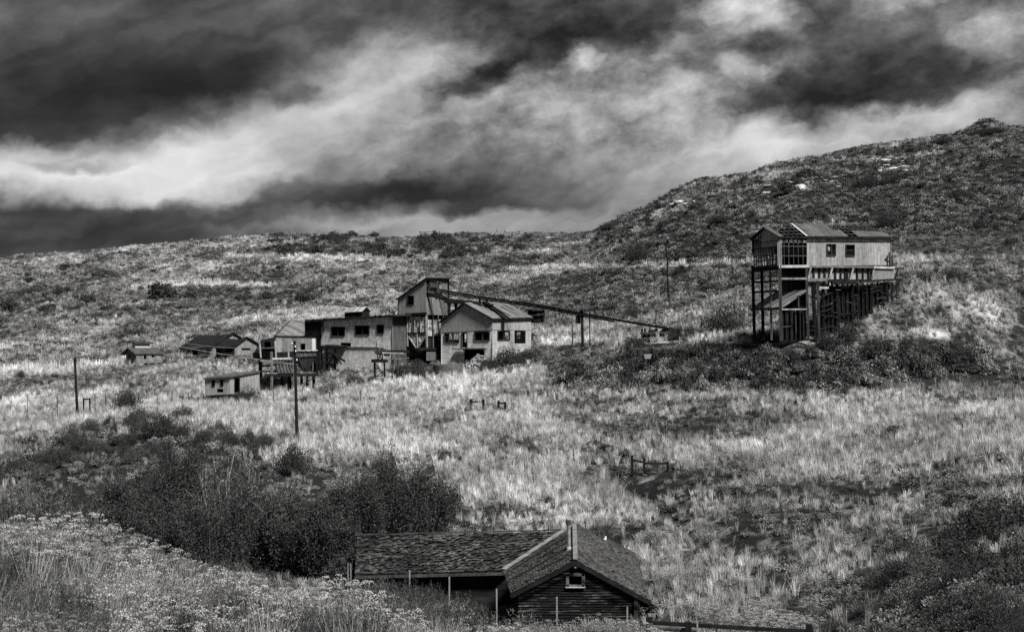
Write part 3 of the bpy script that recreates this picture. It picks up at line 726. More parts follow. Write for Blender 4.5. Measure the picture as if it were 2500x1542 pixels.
mb = MB(); stick(T1, (2132, 652.3), (2183, 653.5), .25, .2, mb, .2); mesh_obj('floor_beam', mb, W_PALE, tip)
# roof: purlins, rafters and the sheets that are left; the ridge sags towards the right end
eL = T1.hit(1899, 577.5, .25); eR = T1.hit(2181, 580.8, .25)
Tr = T1.shift(-WT/2)
rid = [(1864.5, 556), (1895, 551.5), (1927, 548), (1990, 549), (2050, 550), (2100, 552), (2154, 561)]
def ridge_at(x): return Tr.hit(x, _ip(rid, x))
uE = lambda p: (p-T1.O).dot(uT)
rl = [ridge_at(x) for x, _ in rid]; ru = [uE(p) for p in rl]; rz = [p.z for p in rl]
def rp(u, f, back=False, lift=0.0):
    """roof point at distance u along the building, f = 0 eave .. 1 ridge"""
    e = T1.O+uT*u+vT*((-.25) if not back else (WT+.25)); ez = ze+.02
    r = T1.O+uT*u+vT*(WT/2); z = float(np.interp(u, ru, rz))
    return Vector((e.x*(1-f)+r.x*f, e.y*(1-f)+r.y*f, ez*(1-f)+z*f+lift))
uend = uE(T1.hit(2178, 600)); 
def sheet(u0, u1, f0, f1, back=False):
    mb = MB(); n = max(1, int((u1-u0)/.8))
    for k in range(n):
        a, b = u0+(u1-u0)*k/n, u0+(u1-u0)*(k+1)/n; j = random.Random(int(u0*70+k)).uniform(-.03, .03)
        mb.slab([rp(a, f0+j, back, .06), rp(b, f0+j, back, .06), rp(b, f1+j*.5, back, .06), rp(a, f1+j*.5, back, .06)], (0, 0, .03))
    return mb
uu = lambda px: uE(T1.hit(px, 578))
mb = MB()
for f in (.02, .25, .5, .75, .98):
    for bk in (False, True):
        us = np.linspace(-.2, uend, 9)
        for a, b in zip(us, us[1:]): mb.beam(rp(a, f, bk), rp(b, f, bk), .1, .08)
k = 0.0
while k < uend:
    for bk in (False, True): mb.beam(rp(k, 0, bk, -.09), rp(k, 1, bk, -.09), .07, .12)
    k += .62
mesh_obj('roof_frame', mb, W_DARK, tip)
for nm, args in (('roof_sheet', (-.3, .35, 0, 1)), ('roof_sheet', (uu(1966), uu(2052), 0, 1)), ('roof_sheet', (uu(2052), uu(2068), 0, .52)), ('roof_sheet', (uu(2092), uu(2173), 0, .50)),
                 ('rear_roof_sheet', (-.3, .4, 0, 1, True)), ('rear_roof_sheet', (2.6, uend-.2, 0, .72, True))):
    mesh_obj(nm, sheet(*args), m_tr, tip)
mb = MB(); a = uu(1964); mb.slab([rp(a-.0, .0, False, .12), rp(a+.28, .0, False, .12), rp(a+.28, 1, False, .12), rp(a-.0, 1, False, .12)], (0, 0, .02)); mesh_obj('loose_roof_sheet', mb, m_plain('bright_iron', .26, .3, 3), tip)
mb = MB(); mb.beam(rp(-.3, -.04), rp(uend+.2, -.04), .06, .22); mesh_obj('fascia', mb, W_BLACK, tip)
# bunkers below the floor
mb = MB(); wall(mb, T1, [(1972, 655), (2130, 657)], [(1972, 681), (2130, 682)], (), .1, -.28); mesh_obj('bunker_front', mb, m_tp, tip)
for (xa, ya, xb, yb) in ((1979, 652.6, 1972, 682), (2031.7, 652, 2023.7, 682.6), (2083, 653.5, 2075, 682), (2133, 656, 2127, 684)):
    mb = MB(); mb.beam(T1.hit(xa, ya, .12), T1.hit(xb, yb, -.15), .2, .16, up=T1.n); mesh_obj('slanting_strut', mb, W_PALE, tip)
mb = MB()
for x in (1986, 2000, 2013, 2039, 2052, 2063, 2068, 2092, 2106, 2120): stick(T1, (x, 655), (x, 682), .2, -.22, mb)
each('bunker_post', mb, W_BLACK, tip)
mb = MB(); mb.slab([T1.hit(2134, 655, .1), T1.hit(2188, 656, .1), T1.hit(2181, 681.5, .1), T1.hit(2129, 684, .1)], vT*1.6); mesh_obj('loading_chute', mb, m_sheet('chute_iron', A_T, .17, .2, .4), tip)
mb = MB(); stick(T1, (2176, 654.5), (2207, 655.5), .14, .1, mb); stick(T1, (2192.5, 656), (2185, 682), .12, .1, mb); stick(T1, (2128, 685.5), (2192, 681.5), .2, .15, mb); mesh_obj('chute_bracket', mb, W_BLACK, tip)
mb = MB(); stick(T1, (2172, 616), (2173, 648), .17, .35, mb); stick(T1, (2178, 623), (2179, 648), .15, .35, mb); stick(T1, (2166, 626), (2172, 622), .16, .35, mb); stick(T1, (2170, 629), (2179, 628), .1, .35, mb); mesh_obj('machinery', mb, IRON, tip)
mb = MB(); stick(T1, (1970, 682.5), (2025, 682), .3, .1, mb, .25); stick(T1, (1904, 680), (1968, 680), .22, .05, mb); each('platform_beam', mb, W_GREY, tip)
mb = MB()
for k, (xa, ya, xb, yb) in enumerate(((2022, 686, 2066, 683), (2060, 686, 2107, 684), (2030, 690, 2090, 691), (2100, 686, 2132, 686))): stick(T1, (xa, ya), (xb, yb), .3-.04*(k % 2), .2+.12*k, mb)
each('deck_beam', mb, W_BLACK, tip)
# dark boards behind the tower, boards and door below
mb = MB(); wall(mb, T1, [(1904, 652), (1970, 652)], [(1904, 714), (1970, 706)], (), .1, -2.4); mesh_obj('tower_boards', mb, m_sheet('dark_boards', A_T, .03, .9, .6, pw=.4), tip)
mb = MB(); wall(mb, T1, [(1971, 686), (2020, 686)], [(1971, 719), (2020, 716)], (), .1, -.3); mesh_obj('lower_boards', mb, m_sheet('grey_boards', A_T, .17, .7, .5, pw=.42), tip)
mb = MB(); stick(T1, (1999, 702), (2022, 702.5), .22, .1, mb, .2); mesh_obj('ledge', mb, W_PALE, tip)
# tower posts
posts = [(T2, 1837.5, 648, 1842, 830), (T2, 1859.5, 656, 1863.5, 830), (T1, 1903.5, 648, 1907, 832), (T1, 1969, 652, 1973.5, 830), (T1, 1995, 684, 2000, 824)]
for fc, xa, ya, xb, yb in posts:
    mb = MB(); mb.beam(fc.hit(xa, ya, .05), fc.hit(xb, yb, .05), .30 if fc is T2 or xa < 1910 else .25); mesh_obj('post', mb, W_DARK if fc is T1 else W_BLACK, tip)
mb = MB(); mb.beam(T2.hit(1880, 659, .05), T2.hit(1884, 830, .05), .2); mesh_obj('post', mb, W_GREY, tip)
for y in (687.5, 711.5):
    mb = MB(); mb.beam(T2.hit(1838, y+1.3), T2.hit(1903, y-1.2), .16, .2); each('cross_beam', mb, W_BLACK, tip)
mb = MB(); mb.beam(T2.hit(1838, 660), T2.hit(1903, 655), .2, .3); mesh_obj('sill_beam', mb, W_BLACK, tip)
# lean-to roof inside the tower
TR = T1.hit(1968, 708, .1); BR = T1.hit(1905.5, 751.5, .1)
mb = MB(); n = 10
for k in range(n):
    a, b = k/n*(WT+.5), (k+1)/n*(WT+.5); d = vT
    mb.slab([BR+d*a, TR+d*a, TR+d*(b-.01), BR+d*(b-.01)], (0, 0, .05+.02*(k % 2)))
lr = mesh_obj('lean_to_roof', mb, m_sheet('lean_to_iron', R_(116), .13, .8, .6, pw=.3), tip)
mb = MB(); stick(T1, (1906, 755), (1969, 754.5), .12, .12, mb); mesh_obj('lintel', mb, W_PALE, tip)
mb = MB(); mb.beam(BR-uT*.1-Vector((0, 0, .1)), BR+vT*(WT+.5)-Vector((0, 0, .1)), .16, .2); mesh_obj('eave_beam', mb, W_DARK, tip)
mb = MB(); wall(mb, T1, [(1908, 753), (1968, 712)], [(1908, 832), (1968, 832)], (), .1, -1.4)
for x in (1918, 1930, 1941, 1950, 1960): stick(T1, (x, 758), (x+1, 828), .14, -1.2, mb)
mesh_obj('inner_boards', mb, W_BLACK, tip)
mb = MB(); stick(T1, (1941, 757), (1943, 812), .12, -.3, mb); stick(T1, (1949, 718), (1949.5, 752), .1, -.2, mb); stick(T1, (1908, 798), (1930, 796), .1, -.3, mb); each('inner_post', mb, W_DARK, tip)
# timber cribbing under the right half, stepping up the hill
mb = MB(); r = random.Random(5)
def zg(p): return Hs(p.x, p.y)
for row, off in enumerate((-.1, -1.6)):
    for x in range(1985, 2192, 12):
        top = T1.hit(x+r.uniform(-2, 2), 690+r.uniform(-2, 2), off-.1); g = zg(top)
        if top.z > g-.3: mb.beam(top, (top.x+r.uniform(-.1, .2), top.y, min(g, top.z)-.5), r.choice((.14, .2, .3)))
    for y in range(696, 830, 9):
        for x in range(1980, 2190, 24):
            p = T1.hit(x, y+r.uniform(-2, 2), off); q = T1.hit(x+25, y+r.uniform(-2, 2), off)
            if p.z > zg(p)-.2 and q.z > zg(q)-.5 and r.random() < .2: mb.beam(p, q+Vector((0, 0, r.uniform(-.5, .5))), .16, .16)
mesh_obj('cribbing', mb, W_BLACK, tip)
mb = MB()
for k in range(12):
    x = r.uniform(2000, 2175); y = r.uniform(694, 800-(x-2000)*.45); 
    p = T1.hit(x, y, r.uniform(.0, .3)); q = T1.hit(x+r.uniform(-16, 16), y+r.uniform(-5, 5), r.uniform(.0, .5)); mb.beam(p, q, .06, .09)
each('loose_plank', mb, W_DARK, tip)
mb = MB()
wall(mb, T1, [(2002, 700), (2172, 692)], [(2002, 822), (2040, 812), (2100, 776), (2150, 735), (2172, 706)], (), .1, -.5); mesh_obj('rear_boards', mb, W_BLACK, tip)
mb = MB(); stick(T1, (1832, 651), (1836, 651), .2, 0, mb)

# ---- gable building ------------------------------------------------------------
G1 = Face(1202, 800, 188, -35); G2 = Face(1202, 800, 188, 55); dG = Vector((math.cos(R_(55)), math.sin(R_(55)), 0)); lG = -G1.u
gb = G1.hit(1150, 888)
gab = thing('gable_building', gb, 'block building with corrugated iron gable, dark windows and chute fallen on its roof', 'building')
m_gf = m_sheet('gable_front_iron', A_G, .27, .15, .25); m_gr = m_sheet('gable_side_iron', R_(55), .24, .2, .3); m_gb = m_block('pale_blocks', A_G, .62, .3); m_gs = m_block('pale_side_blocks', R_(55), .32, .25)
mb = MB(); wall(mb, G1, [(1077, 786), (1136, 741), (1202, 777.5)], [(1077, 811.5), (1202, 805)], (), .12, .05); mesh_obj('gable_wall', mb, m_gf, gab)
mb = MB(); wall(mb, G2, [(1202.2, 777.5), (1296.5, 780.5)], [(1202.2, 805), (1296.5, 806.5)], (), .12, .05); mesh_obj('side_siding', mb, m_gr, gab)
mb = MB(); wall(mb, G1, [(1077.5, 811), (1202, 804.5)], [(1077.5, 908), (1133.5, 908), (1133.6, 853), (1182, 852), (1182.1, 880), (1202, 880)],
     [(1085.4, 813.5, 1120.3, 835), (1127.5, 812.5, 1140.6, 848), (1158.7, 809, 1195, 830.5)], .25); mesh_obj('front_wall', mb, m_gb, gab)
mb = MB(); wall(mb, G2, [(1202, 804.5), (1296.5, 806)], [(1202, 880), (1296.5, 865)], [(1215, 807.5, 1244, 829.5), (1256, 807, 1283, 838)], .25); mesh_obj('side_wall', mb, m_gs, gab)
window(gab, G1, 1085.4, 813.5, 1120.3, 835, (1096, 1105), (), W_DARK, 1.6); window(gab, G1, 1158.7, 809, 1195, 830.5, (1178,), (), W_DARK, 1.8)
window(gab, G2, 1215, 807.5, 1244, 829.5, (1230,), (), W_DARK, 1.6)
mb = MB(); stick(G1, (1127.8, 812), (1127.8, 848), .12, .02, mb); stick(G1, (1140.4, 812), (1140.4, 848), .12, .02, mb); stick(G1, (1127, 812), (1141, 811.5), .12, .02, mb); mesh_obj('door_frame', mb, W_DARK, gab)
LG = 9.1; cE = G1.hit(1202, 778); lE = G1.hit(1077, 787); ap = G1.hit(1136, 741)
zb = cE.z-6.2
mb = MB(); GL = Face(1077.5, 800, lE.y, 55)
tl = pj(lE+Vector((0, 0, -.1))); tr_ = pj(lE+dG*LG)
wall(mb, GL, [tl, (1150, _ip([tl, tr_], 1150)), tr_], [(tl[0], 893), (tr_[0], 880)], [(1096.5, 813, 1103, 830), (1108, 814, 1119, 829), (1134.5, 815, 1139.5, 834)], .2)
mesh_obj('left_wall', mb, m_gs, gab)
GB = G1.shift(-LG); ta = pj(lE+dG*LG); tb = pj(cE+dG*LG); tm = pj(ap+dG*LG)
mb = MB(); wall(mb, GB, [ta, tm, tb], [(ta[0], 880), (tb[0], 866)], [(1233, 811, 1242, 827), (1262, 811, 1270, 826)], .2); mesh_obj('rear_wall', mb, m_gb, gab)
mb = MB(); f = G1.hit(1140, 851); mb.slab([G1.hit(1079, 851, -.3), G1.hit(1201, 848, -.3), G1.hit(1201, 848, -.3)+dG*8.4, G1.hit(1079, 851, -.3)+dG*8.4], (0, 0, -.2)); mesh_obj('floor', mb, W_BLACK, gab)
oG = -dG*.3; lt = Vector((0, 0, .1))
m_g_roof = m_sheet('gable_roof_iron', A_G, .13, .5, .55, pw=.55); 
m_groof2 = m_sheet('gable_roof_right', R_(55), .12, .55, .55, pw=.62)
def gp(s, d, side):    # s 0 ridge .. 1 eave ; d along ridge
    e = cE if side > 0 else lE; v = ap*(1-s)+e*s; return v+dG*d+lt
for side, mt in ((1, m_groof2), (-1, m_groof2)):
    mb = MB(); n = 13; r = random.Random(3)
    for k in range(n):
        a, b = -.35+k*(LG+.6)/n, -.35+(k+1)*(LG+.6)/n
        mb.slab([gp(0, a, side), gp(1.06, a, side), gp(1.06, b, side), gp(0, b, side)], (0, 0, .04+.02*(k % 2)))
    mesh_obj('roof', mb, mt, gab)
mb = MB(); mb.beam(gp(1.07, -.3, 1), gp(1.07, LG+.2, 1), .1, .22); mb.beam(gp(0, -.38, 1), gp(1.08, -.38, 1), .1, .16); mb.beam(gp(0, -.38, -1), gp(1.08, -.38, -1), .1, .16); each('eave_board', mb, W_BLACK, gab)
mb = MB(); r = random.Random(9)
for (s0, d0, s1, d1) in ((.45, 4.6, .95, 4.4), (.3, 6.4, .9, 6.9), (.55, 3.4, .9, 3.1), (.2, 7.6, .55, 7.9)): mb.beam(gp(s0, d0, 1)+Vector((0, 0, .08)), gp(s1, d1, 1)+Vector((0, 0, .08)), .35, .03, up=(0, 0, 1))
mesh_obj('rusty_roof_patch', mb, W_DARK, gab)
mb = MB(); a, b = G1.hit(1114, 850, .1), G1.hit(1190, 849, .1); mb.slab([a, b, b-dG*.9-Vector((0, 0, .05)), a-dG*.9], (0, 0, -.12)); mb.beam(G1.hit(1130, 854, .5), G1.hit(1186, 853, .5), .14); mesh_obj('porch_ledge', mb, W_DARK, gab)
mb = MB(); vwall(mb, G1.hit(1134, 853, -1.8), G1.hit(1200, 852, -1.8), zb, .1); mesh_obj('basement_boards', mb, W_BLACK, gab)

# ---- head house with peeling panels --------------------------------------------
H1 = Face(1040.4, 800, 192.4, -35); H2 = Face(1040.4, 800, 192.4, 55)
hb = H1.hit(1020, 868)
hh = thing('head_house', hb, 'tall sheet iron head house with slanted roof and peeling white panels below', 'building')
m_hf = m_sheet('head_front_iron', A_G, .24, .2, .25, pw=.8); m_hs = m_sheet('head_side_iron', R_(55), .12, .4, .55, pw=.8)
mb = MB(); wall(mb, H1, [(973, 729.5), (1040.4, 681.5)], [(973, 768), (1040.4, 765)], [(995.5, 722, 1010, 742.5)], .12, .12); mesh_obj('front_wall', mb, m_hf, hh)
window(hh, H1.shift(.12), 995.5, 722, 1010, 742.5, (), (735,), W_BLACK, 1.0)
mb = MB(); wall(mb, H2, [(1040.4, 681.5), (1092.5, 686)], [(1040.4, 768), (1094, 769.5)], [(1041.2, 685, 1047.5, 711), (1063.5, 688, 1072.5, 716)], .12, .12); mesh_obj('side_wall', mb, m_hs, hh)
mb = MB(); stick(H2, (1047, 696.5), (1064, 697.5), .55, .3, mb); stick(H2, (1043, 712), (1078, 716), .3, .4, mb); stick(H2, (1066, 686), (1068, 720), .35, .45, mb); stick(H2, (1060, 688), (1078, 688.5), .12, .3, mb)
stick(H2, (1046, 708), (1050, 697), .1, .4, mb); mesh_obj('hoist_gear', mb, IRON, hh)
e0 = H1.hit(967, 730.5, .35); e1 = H1.hit(1041, 677.5, .35); dH = H2.u; Lh = (H2.hit(1097, 684)-H2.hit(1040.4, 681)).length+.5
mb = MB(); n = 7
for k in range(n):
    a, b = k/n*Lh, (k+1)/n*Lh; mb.slab([e0+dH*a, e1+dH*a, e1+dH*b, e0+dH*b], (0, 0, .07+.02*(k % 2)))
mesh_obj('roof', mb, m_sheet('head_roof', A_G, .1, .4, .4), hh)
mb = MB(); mb.beam(e0-Vector((0, 0, .08)), e1-Vector((0, 0, .08)), .08, .22); mb.beam(e1-Vector((0, 0, .08)), e1+dH*Lh-Vector((0, 0, .08)), .08, .2); each('barge_board', mb, W_BLACK, hh)
mb = MB()
for k in range(8): a = .4+k*.6; mb.beam(e1+dH*a-Vector((0, 0, .25))-H1.u*.1, e1+dH*a-Vector((0, 0, .1))+H1.u*.25, .1, .14)
each('rafter_tail', mb, W_BLACK, hh)
zl = H1.hit(1020, 880).z
cc = H1.hit(1040.4, 765); cl_ = H1.hit(973, 768); cr_ = H2.hit(1094, 769)
mb = MB(); vwall(mb, cl_+Vector((0, 0, 2.0)), cl_+dH*5+Vector((0, 0, 2.0)), zl+3, .12); mb.slab([H1.hit(973, 730)+dH*.0, H1.hit(973, 768), H1.hit(973, 768)+dH*5, H1.hit(973, 730)+dH*5], -H1.u*.1); mb.slab([H1.hit(973, 730)+dH*5, H1.hit(973, 768)+dH*5, H1.hit(1040.4, 766)+dH*5, H1.hit(1040.4, 682)+dH*5], dH*.1); q = cl_+dH*5; vwall(mb, (q.x, q.y, cl_.z+2), (cr_.x, cr_.y, cr_.z+4.4), zl, .12); mesh_obj('rear_wall', mb, W_INT, hh)
mb = MB(); wall(mb, H1, [(992, 768), (1040.4, 766)], [(992, 870), (1040.4, 872)], (), .1, -.18); wall(mb, H2, [(1040.4, 768), (1094, 769)], [(1040.4, 858), (1094, 860)], (), .1, -.25); mesh_obj('backing_wall', mb, W_BLACK, hh)
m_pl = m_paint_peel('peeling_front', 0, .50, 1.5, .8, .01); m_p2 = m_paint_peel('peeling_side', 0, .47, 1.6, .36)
for x0, x1 in ((998, 1011), (1013.5, 1025.5), (1027.5, 1039)):
    mb = MB(); wall(mb, H1, [(x0, 773), (x1, 772)], [(x0, 811), (x1, 810.5)], (), .04, -.03); mesh_obj('peeling_panel', mb, m_pl, hh)
mb = MB(); wall(mb, H1, [(998, 815), (1018.7, 814.5), (1038, 814)], [(998, 818), (1018.7, 850), (1038, 818)], (), .04, -.03); mesh_obj('hopper_front', mb, m_pl, hh)
mb = MB()
for a, b, w in (((994, 769), (995, 845), .2), ((1040, 768), (1042, 852), .22), ((1012.3, 772), (1012.3, 811), .1), ((1026.6, 772), (1026.6, 811), .1), ((1018.8, 814), (1018.8, 850), .12), ((998, 822), (1017, 851), .12), ((1038, 822), (1021, 851), .12)): stick(H1, a, b, w, .06, mb, .1)
each('panel_frame', mb, W_PALE, hh)
for x0, x1 in ((1044, 1054.5), (1058, 1068.5), (1071, 1080)):
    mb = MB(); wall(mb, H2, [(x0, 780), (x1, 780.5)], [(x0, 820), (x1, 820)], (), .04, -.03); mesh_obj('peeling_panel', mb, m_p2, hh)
mb = MB()
for a, b in (((1043, 769), (1044, 850)), ((1056.5, 770), (1058, 848)), ((1069.5, 770), (1071.5, 846)), ((1082, 770), (1082, 840))): stick(H2, a, b, .13, .05, mb, .1)
each('stud', mb, W_GREY, hh)
mb = MB(); stick(H1, (990, 767.5), (1041, 764.5), .3, .15, mb); stick(H1, (996, 812.8), (1040, 812), .16, .04, mb); stick(H2, (1020, 852), (1078, 851), .35, .1, mb); stick(H1, (1015, 853), (1041, 854), .35, .15, mb); each('cross_beam', mb, W_BLACK, hh)
mb = MB(); wall(mb, H2, [(1041, 857), (1079, 856)], [(1041, 880), (1079, 880)], (), .3, .1); mesh_obj('footing', mb, m_plain('dark_concrete', .07, .5), hh)

# ---- long block building --------------------------------------------------------
B1 = Face(958, 800, 192, -35); B2 = Face(958, 800, 192, 55)
bb_ = B1.hit(870, 885)
blk = thing('block_building', bb_, 'long two storey building of stained pale blocks with flat dark roof edge', 'building')
m_bf = m_block('stained_blocks', A_G, .66, .42); m_bs = m_block('shaded_side_blocks', R_(55), .08, .6)  # side blocks: shade of that face painted in as a dark base colour
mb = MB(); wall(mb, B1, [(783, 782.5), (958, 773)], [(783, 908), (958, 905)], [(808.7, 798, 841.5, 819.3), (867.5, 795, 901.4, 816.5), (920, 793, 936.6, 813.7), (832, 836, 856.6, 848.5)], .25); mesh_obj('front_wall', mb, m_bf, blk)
window(blk, B1, 808.7, 798, 841.5, 819.3, (825,), (), W_DARK, 1.3); window(blk, B1, 867.5, 795, 901.4, 816.5, (884.5,), (), W_DARK, 1.3); window(blk, B1, 920, 793, 936.6, 813.7, (), (), W_DARK, 1.2)
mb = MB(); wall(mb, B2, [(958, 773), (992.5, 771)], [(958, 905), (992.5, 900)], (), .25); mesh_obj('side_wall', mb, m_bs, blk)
mb = MB(); stick(B1, (784, 846), (919, 847.3), .12, .06, mb, .12); stick(B1, (958, 774), (958.6, 880), .14, .04, mb, .1); mesh_obj('ledge', mb, m_plain('ledge_concrete', .16), blk)
mb = MB(); wall(mb, B1, [(745.5, 784), (783.5, 782)], [(745.5, 884), (783.5, 888)], (), .2, .15); mesh_obj('end_boards', mb, W_BLACK, blk)
mb = MB(); stick(B1, (786.5, 784), (786, 818), .2, .2, mb); mesh_obj('downpipe', mb, W_DARK, blk)
r0 = B1.hit(744, 780.5, .5); r1 = B1.hit(968, 767.5, .5); 
mb = MB(); mb.slab([r0, r1, r1+dG*9, r0+dG*9], (0, 0, -.22)); 
rr = random.Random(2)
for k in range(60):
    t = rr.random(); p = r0*(1-t)+r1*t; mb.beam(p+Vector((0, 0, rr.uniform(-.3, .02))), p+G1.u*rr.uniform(.2, .8)+Vector((0, 0, rr.uniform(-.34, .05))), .1, .12)
mesh_obj('roof', mb, m_wood('tar_roof', .02, .7), blk)
zc = B1.hit(870, 908).z
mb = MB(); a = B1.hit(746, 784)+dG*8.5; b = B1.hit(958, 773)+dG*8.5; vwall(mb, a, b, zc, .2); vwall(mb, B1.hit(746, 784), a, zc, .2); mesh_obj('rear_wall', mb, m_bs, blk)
# cupola
def on_roof(px, off): p = B1.hit(px, 775, off); p.z = r0.z+(r1.z-r0.z)*((p-r0).dot(B1.u)/(r1-r0).dot(B1.u)); return p
c0, c1 = on_roof(842, -1.6), on_roof(884, -1.6); hz = Vector((0, 0, .75))
mb = MB(); mb.slab([c0, c1, c1+dG*1.6, c0+dG*1.6], hz); cup = mesh_obj('cupola', mb, W_BLACK, blk)
mb = MB(); rz_ = Vector((0, 0, 1.35)); mid = dG*.8; ov = B1.u*.2
mb.slab([c0-ov-dG*.2+hz*.95, c1+ov-dG*.2+hz*.95, c1+ov+mid+rz_, c0-ov+mid+rz_], (0, 0, .06)); mb.slab([c0-ov+mid+rz_, c1+ov+mid+rz_, c1+ov+dG*1.8+hz*.95, c0-ov+dG*1.8+hz*.95], (0, 0, .06))
mesh_obj('cupola_roof', mb, m_sheet('cupola_iron', A_G, .25, .8, .6, pw=.4), cup)
# torn roof frame near the head house
mb = MB(); rr = random.Random(12)
b0_ = on_roof(936, -1.5); b1_ = on_roof(966, -1.5)
for k in range(9):
    t = k/8; p = b0_*(1-t)+b1_*t; mb.beam(p, p+Vector((rr.uniform(-.3, .3), .5, .35+1.1*math.sin(math.pi*min(1, t*1.1+.1)))), .09)
mb.beam(b0_-G1.u*.8, (b0_+b1_)/2+Vector((0, 0, 1.3)), .1, .2); mb.beam((b0_+b1_)/2+Vector((0, 0, 1.3)), b1_+Vector((0, 0, .5)), .1, .2)
mesh_obj('torn_roof_frame', mb, W_PALE, blk)
mb = MB(); mb.slab([b0_, b1_, b1_+Vector((0, .6, .7)), (b0_+b1_)/2+Vector((0, .6, 1.1))], (0, .1, 0)); mesh_obj('torn_roof_boards', mb, W_DARK, blk)
# wing with the slanting iron roof on the left
WF = Face(745, 822, 203, -20)
mb = MB(); A1, A2 = WF.hit(670, 821.5), WF.hit(747, 822.5); up1 = Vector((0, 5.2, 0))
A3 = P(746, 781.5, 208); A4 = P(706, 786.5, 209)
mb.slab([A1, A2, A3, A4], (0, 0, .1)); mesh_obj('wing_roof', mb, m_sheet('wing_iron', R_(40), .12, .7, .5, pw=.5), blk)
mb = MB(); mb.beam(A1, A2, .12, .3); vwall(mb, A1+Vector((.2, .2, 0)), A2+Vector((0, .2, 0)), A1.z-4, .15); vwall(mb, A1+Vector((.2, .2, 0)), A4, A1.z-4, .15); mesh_obj('wing_wall', mb, W_BLACK, blk)
mb = MB(); mb.beam(A1+Vector((.1, 0, .15)), A4+Vector((.05, 0, .15)), .3, .12); mesh_obj('wing_roof_edge', mb, W_DARK, blk)

# ---- scaffold with wavy canopy in front of the block building --------------------
sc0 = B1.hit(800, 895, 1.0)
scf = thing('loading_scaffold', sc0, 'broken timber scaffold with wavy iron canopy against the pale block wall', 'scaffold')
S1 = B1.shift(1.4)
mb = MB()
for k in range(24):
    x0 = 783+k*2.1; z = math.sin(k*1.3)*1.1
    a, b = S1.hit(x0, 843+z+k*.12), S1.hit(x0+2.1, 843+math.sin((k+1)*1.3)*1.1+k*.12)
    mb.slab([a, b, b+dG*1.3+Vector((0, 0, .1)), a+dG*1.3+Vector((0, 0, .1))], (0, 0, -.08))
stick(S1, (783, 848), (832, 849), .3, 0, mb); mesh_obj('canopy', mb, W_BLACK, scf)
for x in (784.5, 797.5, 817.5):
    mb = MB(); stick(S1, (x, 847), (x+.8, 902), .22, 0, mb); mesh_obj('post', mb, W_BLACK, scf)
mb = MB()
for a, b in (((778, 865), (818, 863)), ((778, 872.5), (818, 871.5)), ((778, 888.5), (818, 889)), ((783, 851), (817, 868)), ((785, 880), (817, 896)), ((817, 865), (800, 890))): stick(S1, a, b, .14, .1, mb)
each('brace', mb, W_BLACK, scf)
mb = MB(); stick(S1, (811, 861), (842, 882), .22, .3, mb); stick(S1, (818, 866), (834, 888), .16, .5, mb); stick(S1, (817, 864), (824, 887), .14, .3, mb); each('fallen_beam', mb, W_BLACK, scf)

# ---- coal bin on stilts ------------------------------------------------------------
C1 = Face(673, 850, 176, 18); C2 = Face(673, 850, 176, 108); vC = C2.u
cb = C1.hit(700, 950)
bin_ = thing('coal_bin', cb, 'coal loading bin of patchwork sheets on dark stilts with a steel hopper beneath', 'coal bin')
m_cf = m_sheet('patchwork_sheets', R_(18), .14, 1.0, .4, .26, pw=.62)
mb = MB(); wall(mb, C1, [(673, 824.5), (771.7, 826)], [(673, 859.5), (771.7, 855)], [(735, 838.5, 745, 853)], .1); mesh_obj('front_wall', mb, m_cf, bin_)
mb = MB(); wall(mb, C2, [(634.5, 834), (673, 824.5)], [(634.5, 853), (673, 851)], [(647, 834.5, 660, 849.5)], .1); mesh_obj('side_wall', mb, m_sheet('bin_side', R_(108), .13, .4, .4), bin_)
window(bin_, C1, 735, 838.5, 745, 853, (), (), W_BLACK, 1); window(bin_, C2, 647, 834.5, 660, 849.5, (), (), W_BLACK, 1)
c0 = C1.hit(673, 824.5); c1 = C1.hit(771.7, 826); c2 = C2.hit(634.5, 834); Wc = (c2-c0).length
mb = MB(); vwall(mb, c2, c2+C1.u*5, c2.z-2, .1); vwall(mb, c1, c1+vC*Wc*.98-Vector((0, 0, .4)), c1.z-1.8, .1); mesh_obj('rear_wall', mb, W_INT, bin_)
mb = MB(); q = c1+vC*Wc; mb.slab([c0+Vector((0, 0, .05)), c1+Vector((0, 0, .05)), (q.x, q.y, c2.z+.1), (c2.x, c2.y, c2.z+.05)], (0, 0, .07)); mesh_obj('roof', mb, W_DARK, bin_)
fl = C1.hit(673, 859.5).z; q0 = c0.copy(); q0.z = fl; q1 = c1.copy(); q1.z = fl
mb = MB(); mb.slab([q0, q1, q1+vC*Wc, q0+vC*Wc], (0, 0, -.15)); mb.slab([q0+Vector((0, 0, -.15)), q0+C1.u*2.2+Vector((0, 0, -.15)), q0+C1.u*2.2+vC*Wc+Vector((0, 0, -.15)), q0+vC*Wc+Vector((0, 0, -.15))], (0, 0, -1.0)); mesh_obj('floor', mb, W_BLACK, bin_)
mb = MB(); mb.slab([C2.hit(634, 837), C2.hit(634, 861), C2.hit(619.5, 862)+Vector((0, .1, 0)), C2.hit(630, 840)], (.1, .1, 0)); mesh_obj('side_flap', mb, m_sheet('flap', R_(108), .1), bin_)
mb = MB(); a = C2.hit(621, 860); b = C2.hit(632, 861); mb.slab([a, b, b-Vector((0, 0, .85)), a-Vector((0, 0, .8))], (-.4, 1.0, 0)); mesh_obj('side_box', mb, W_BLACK, bin_)
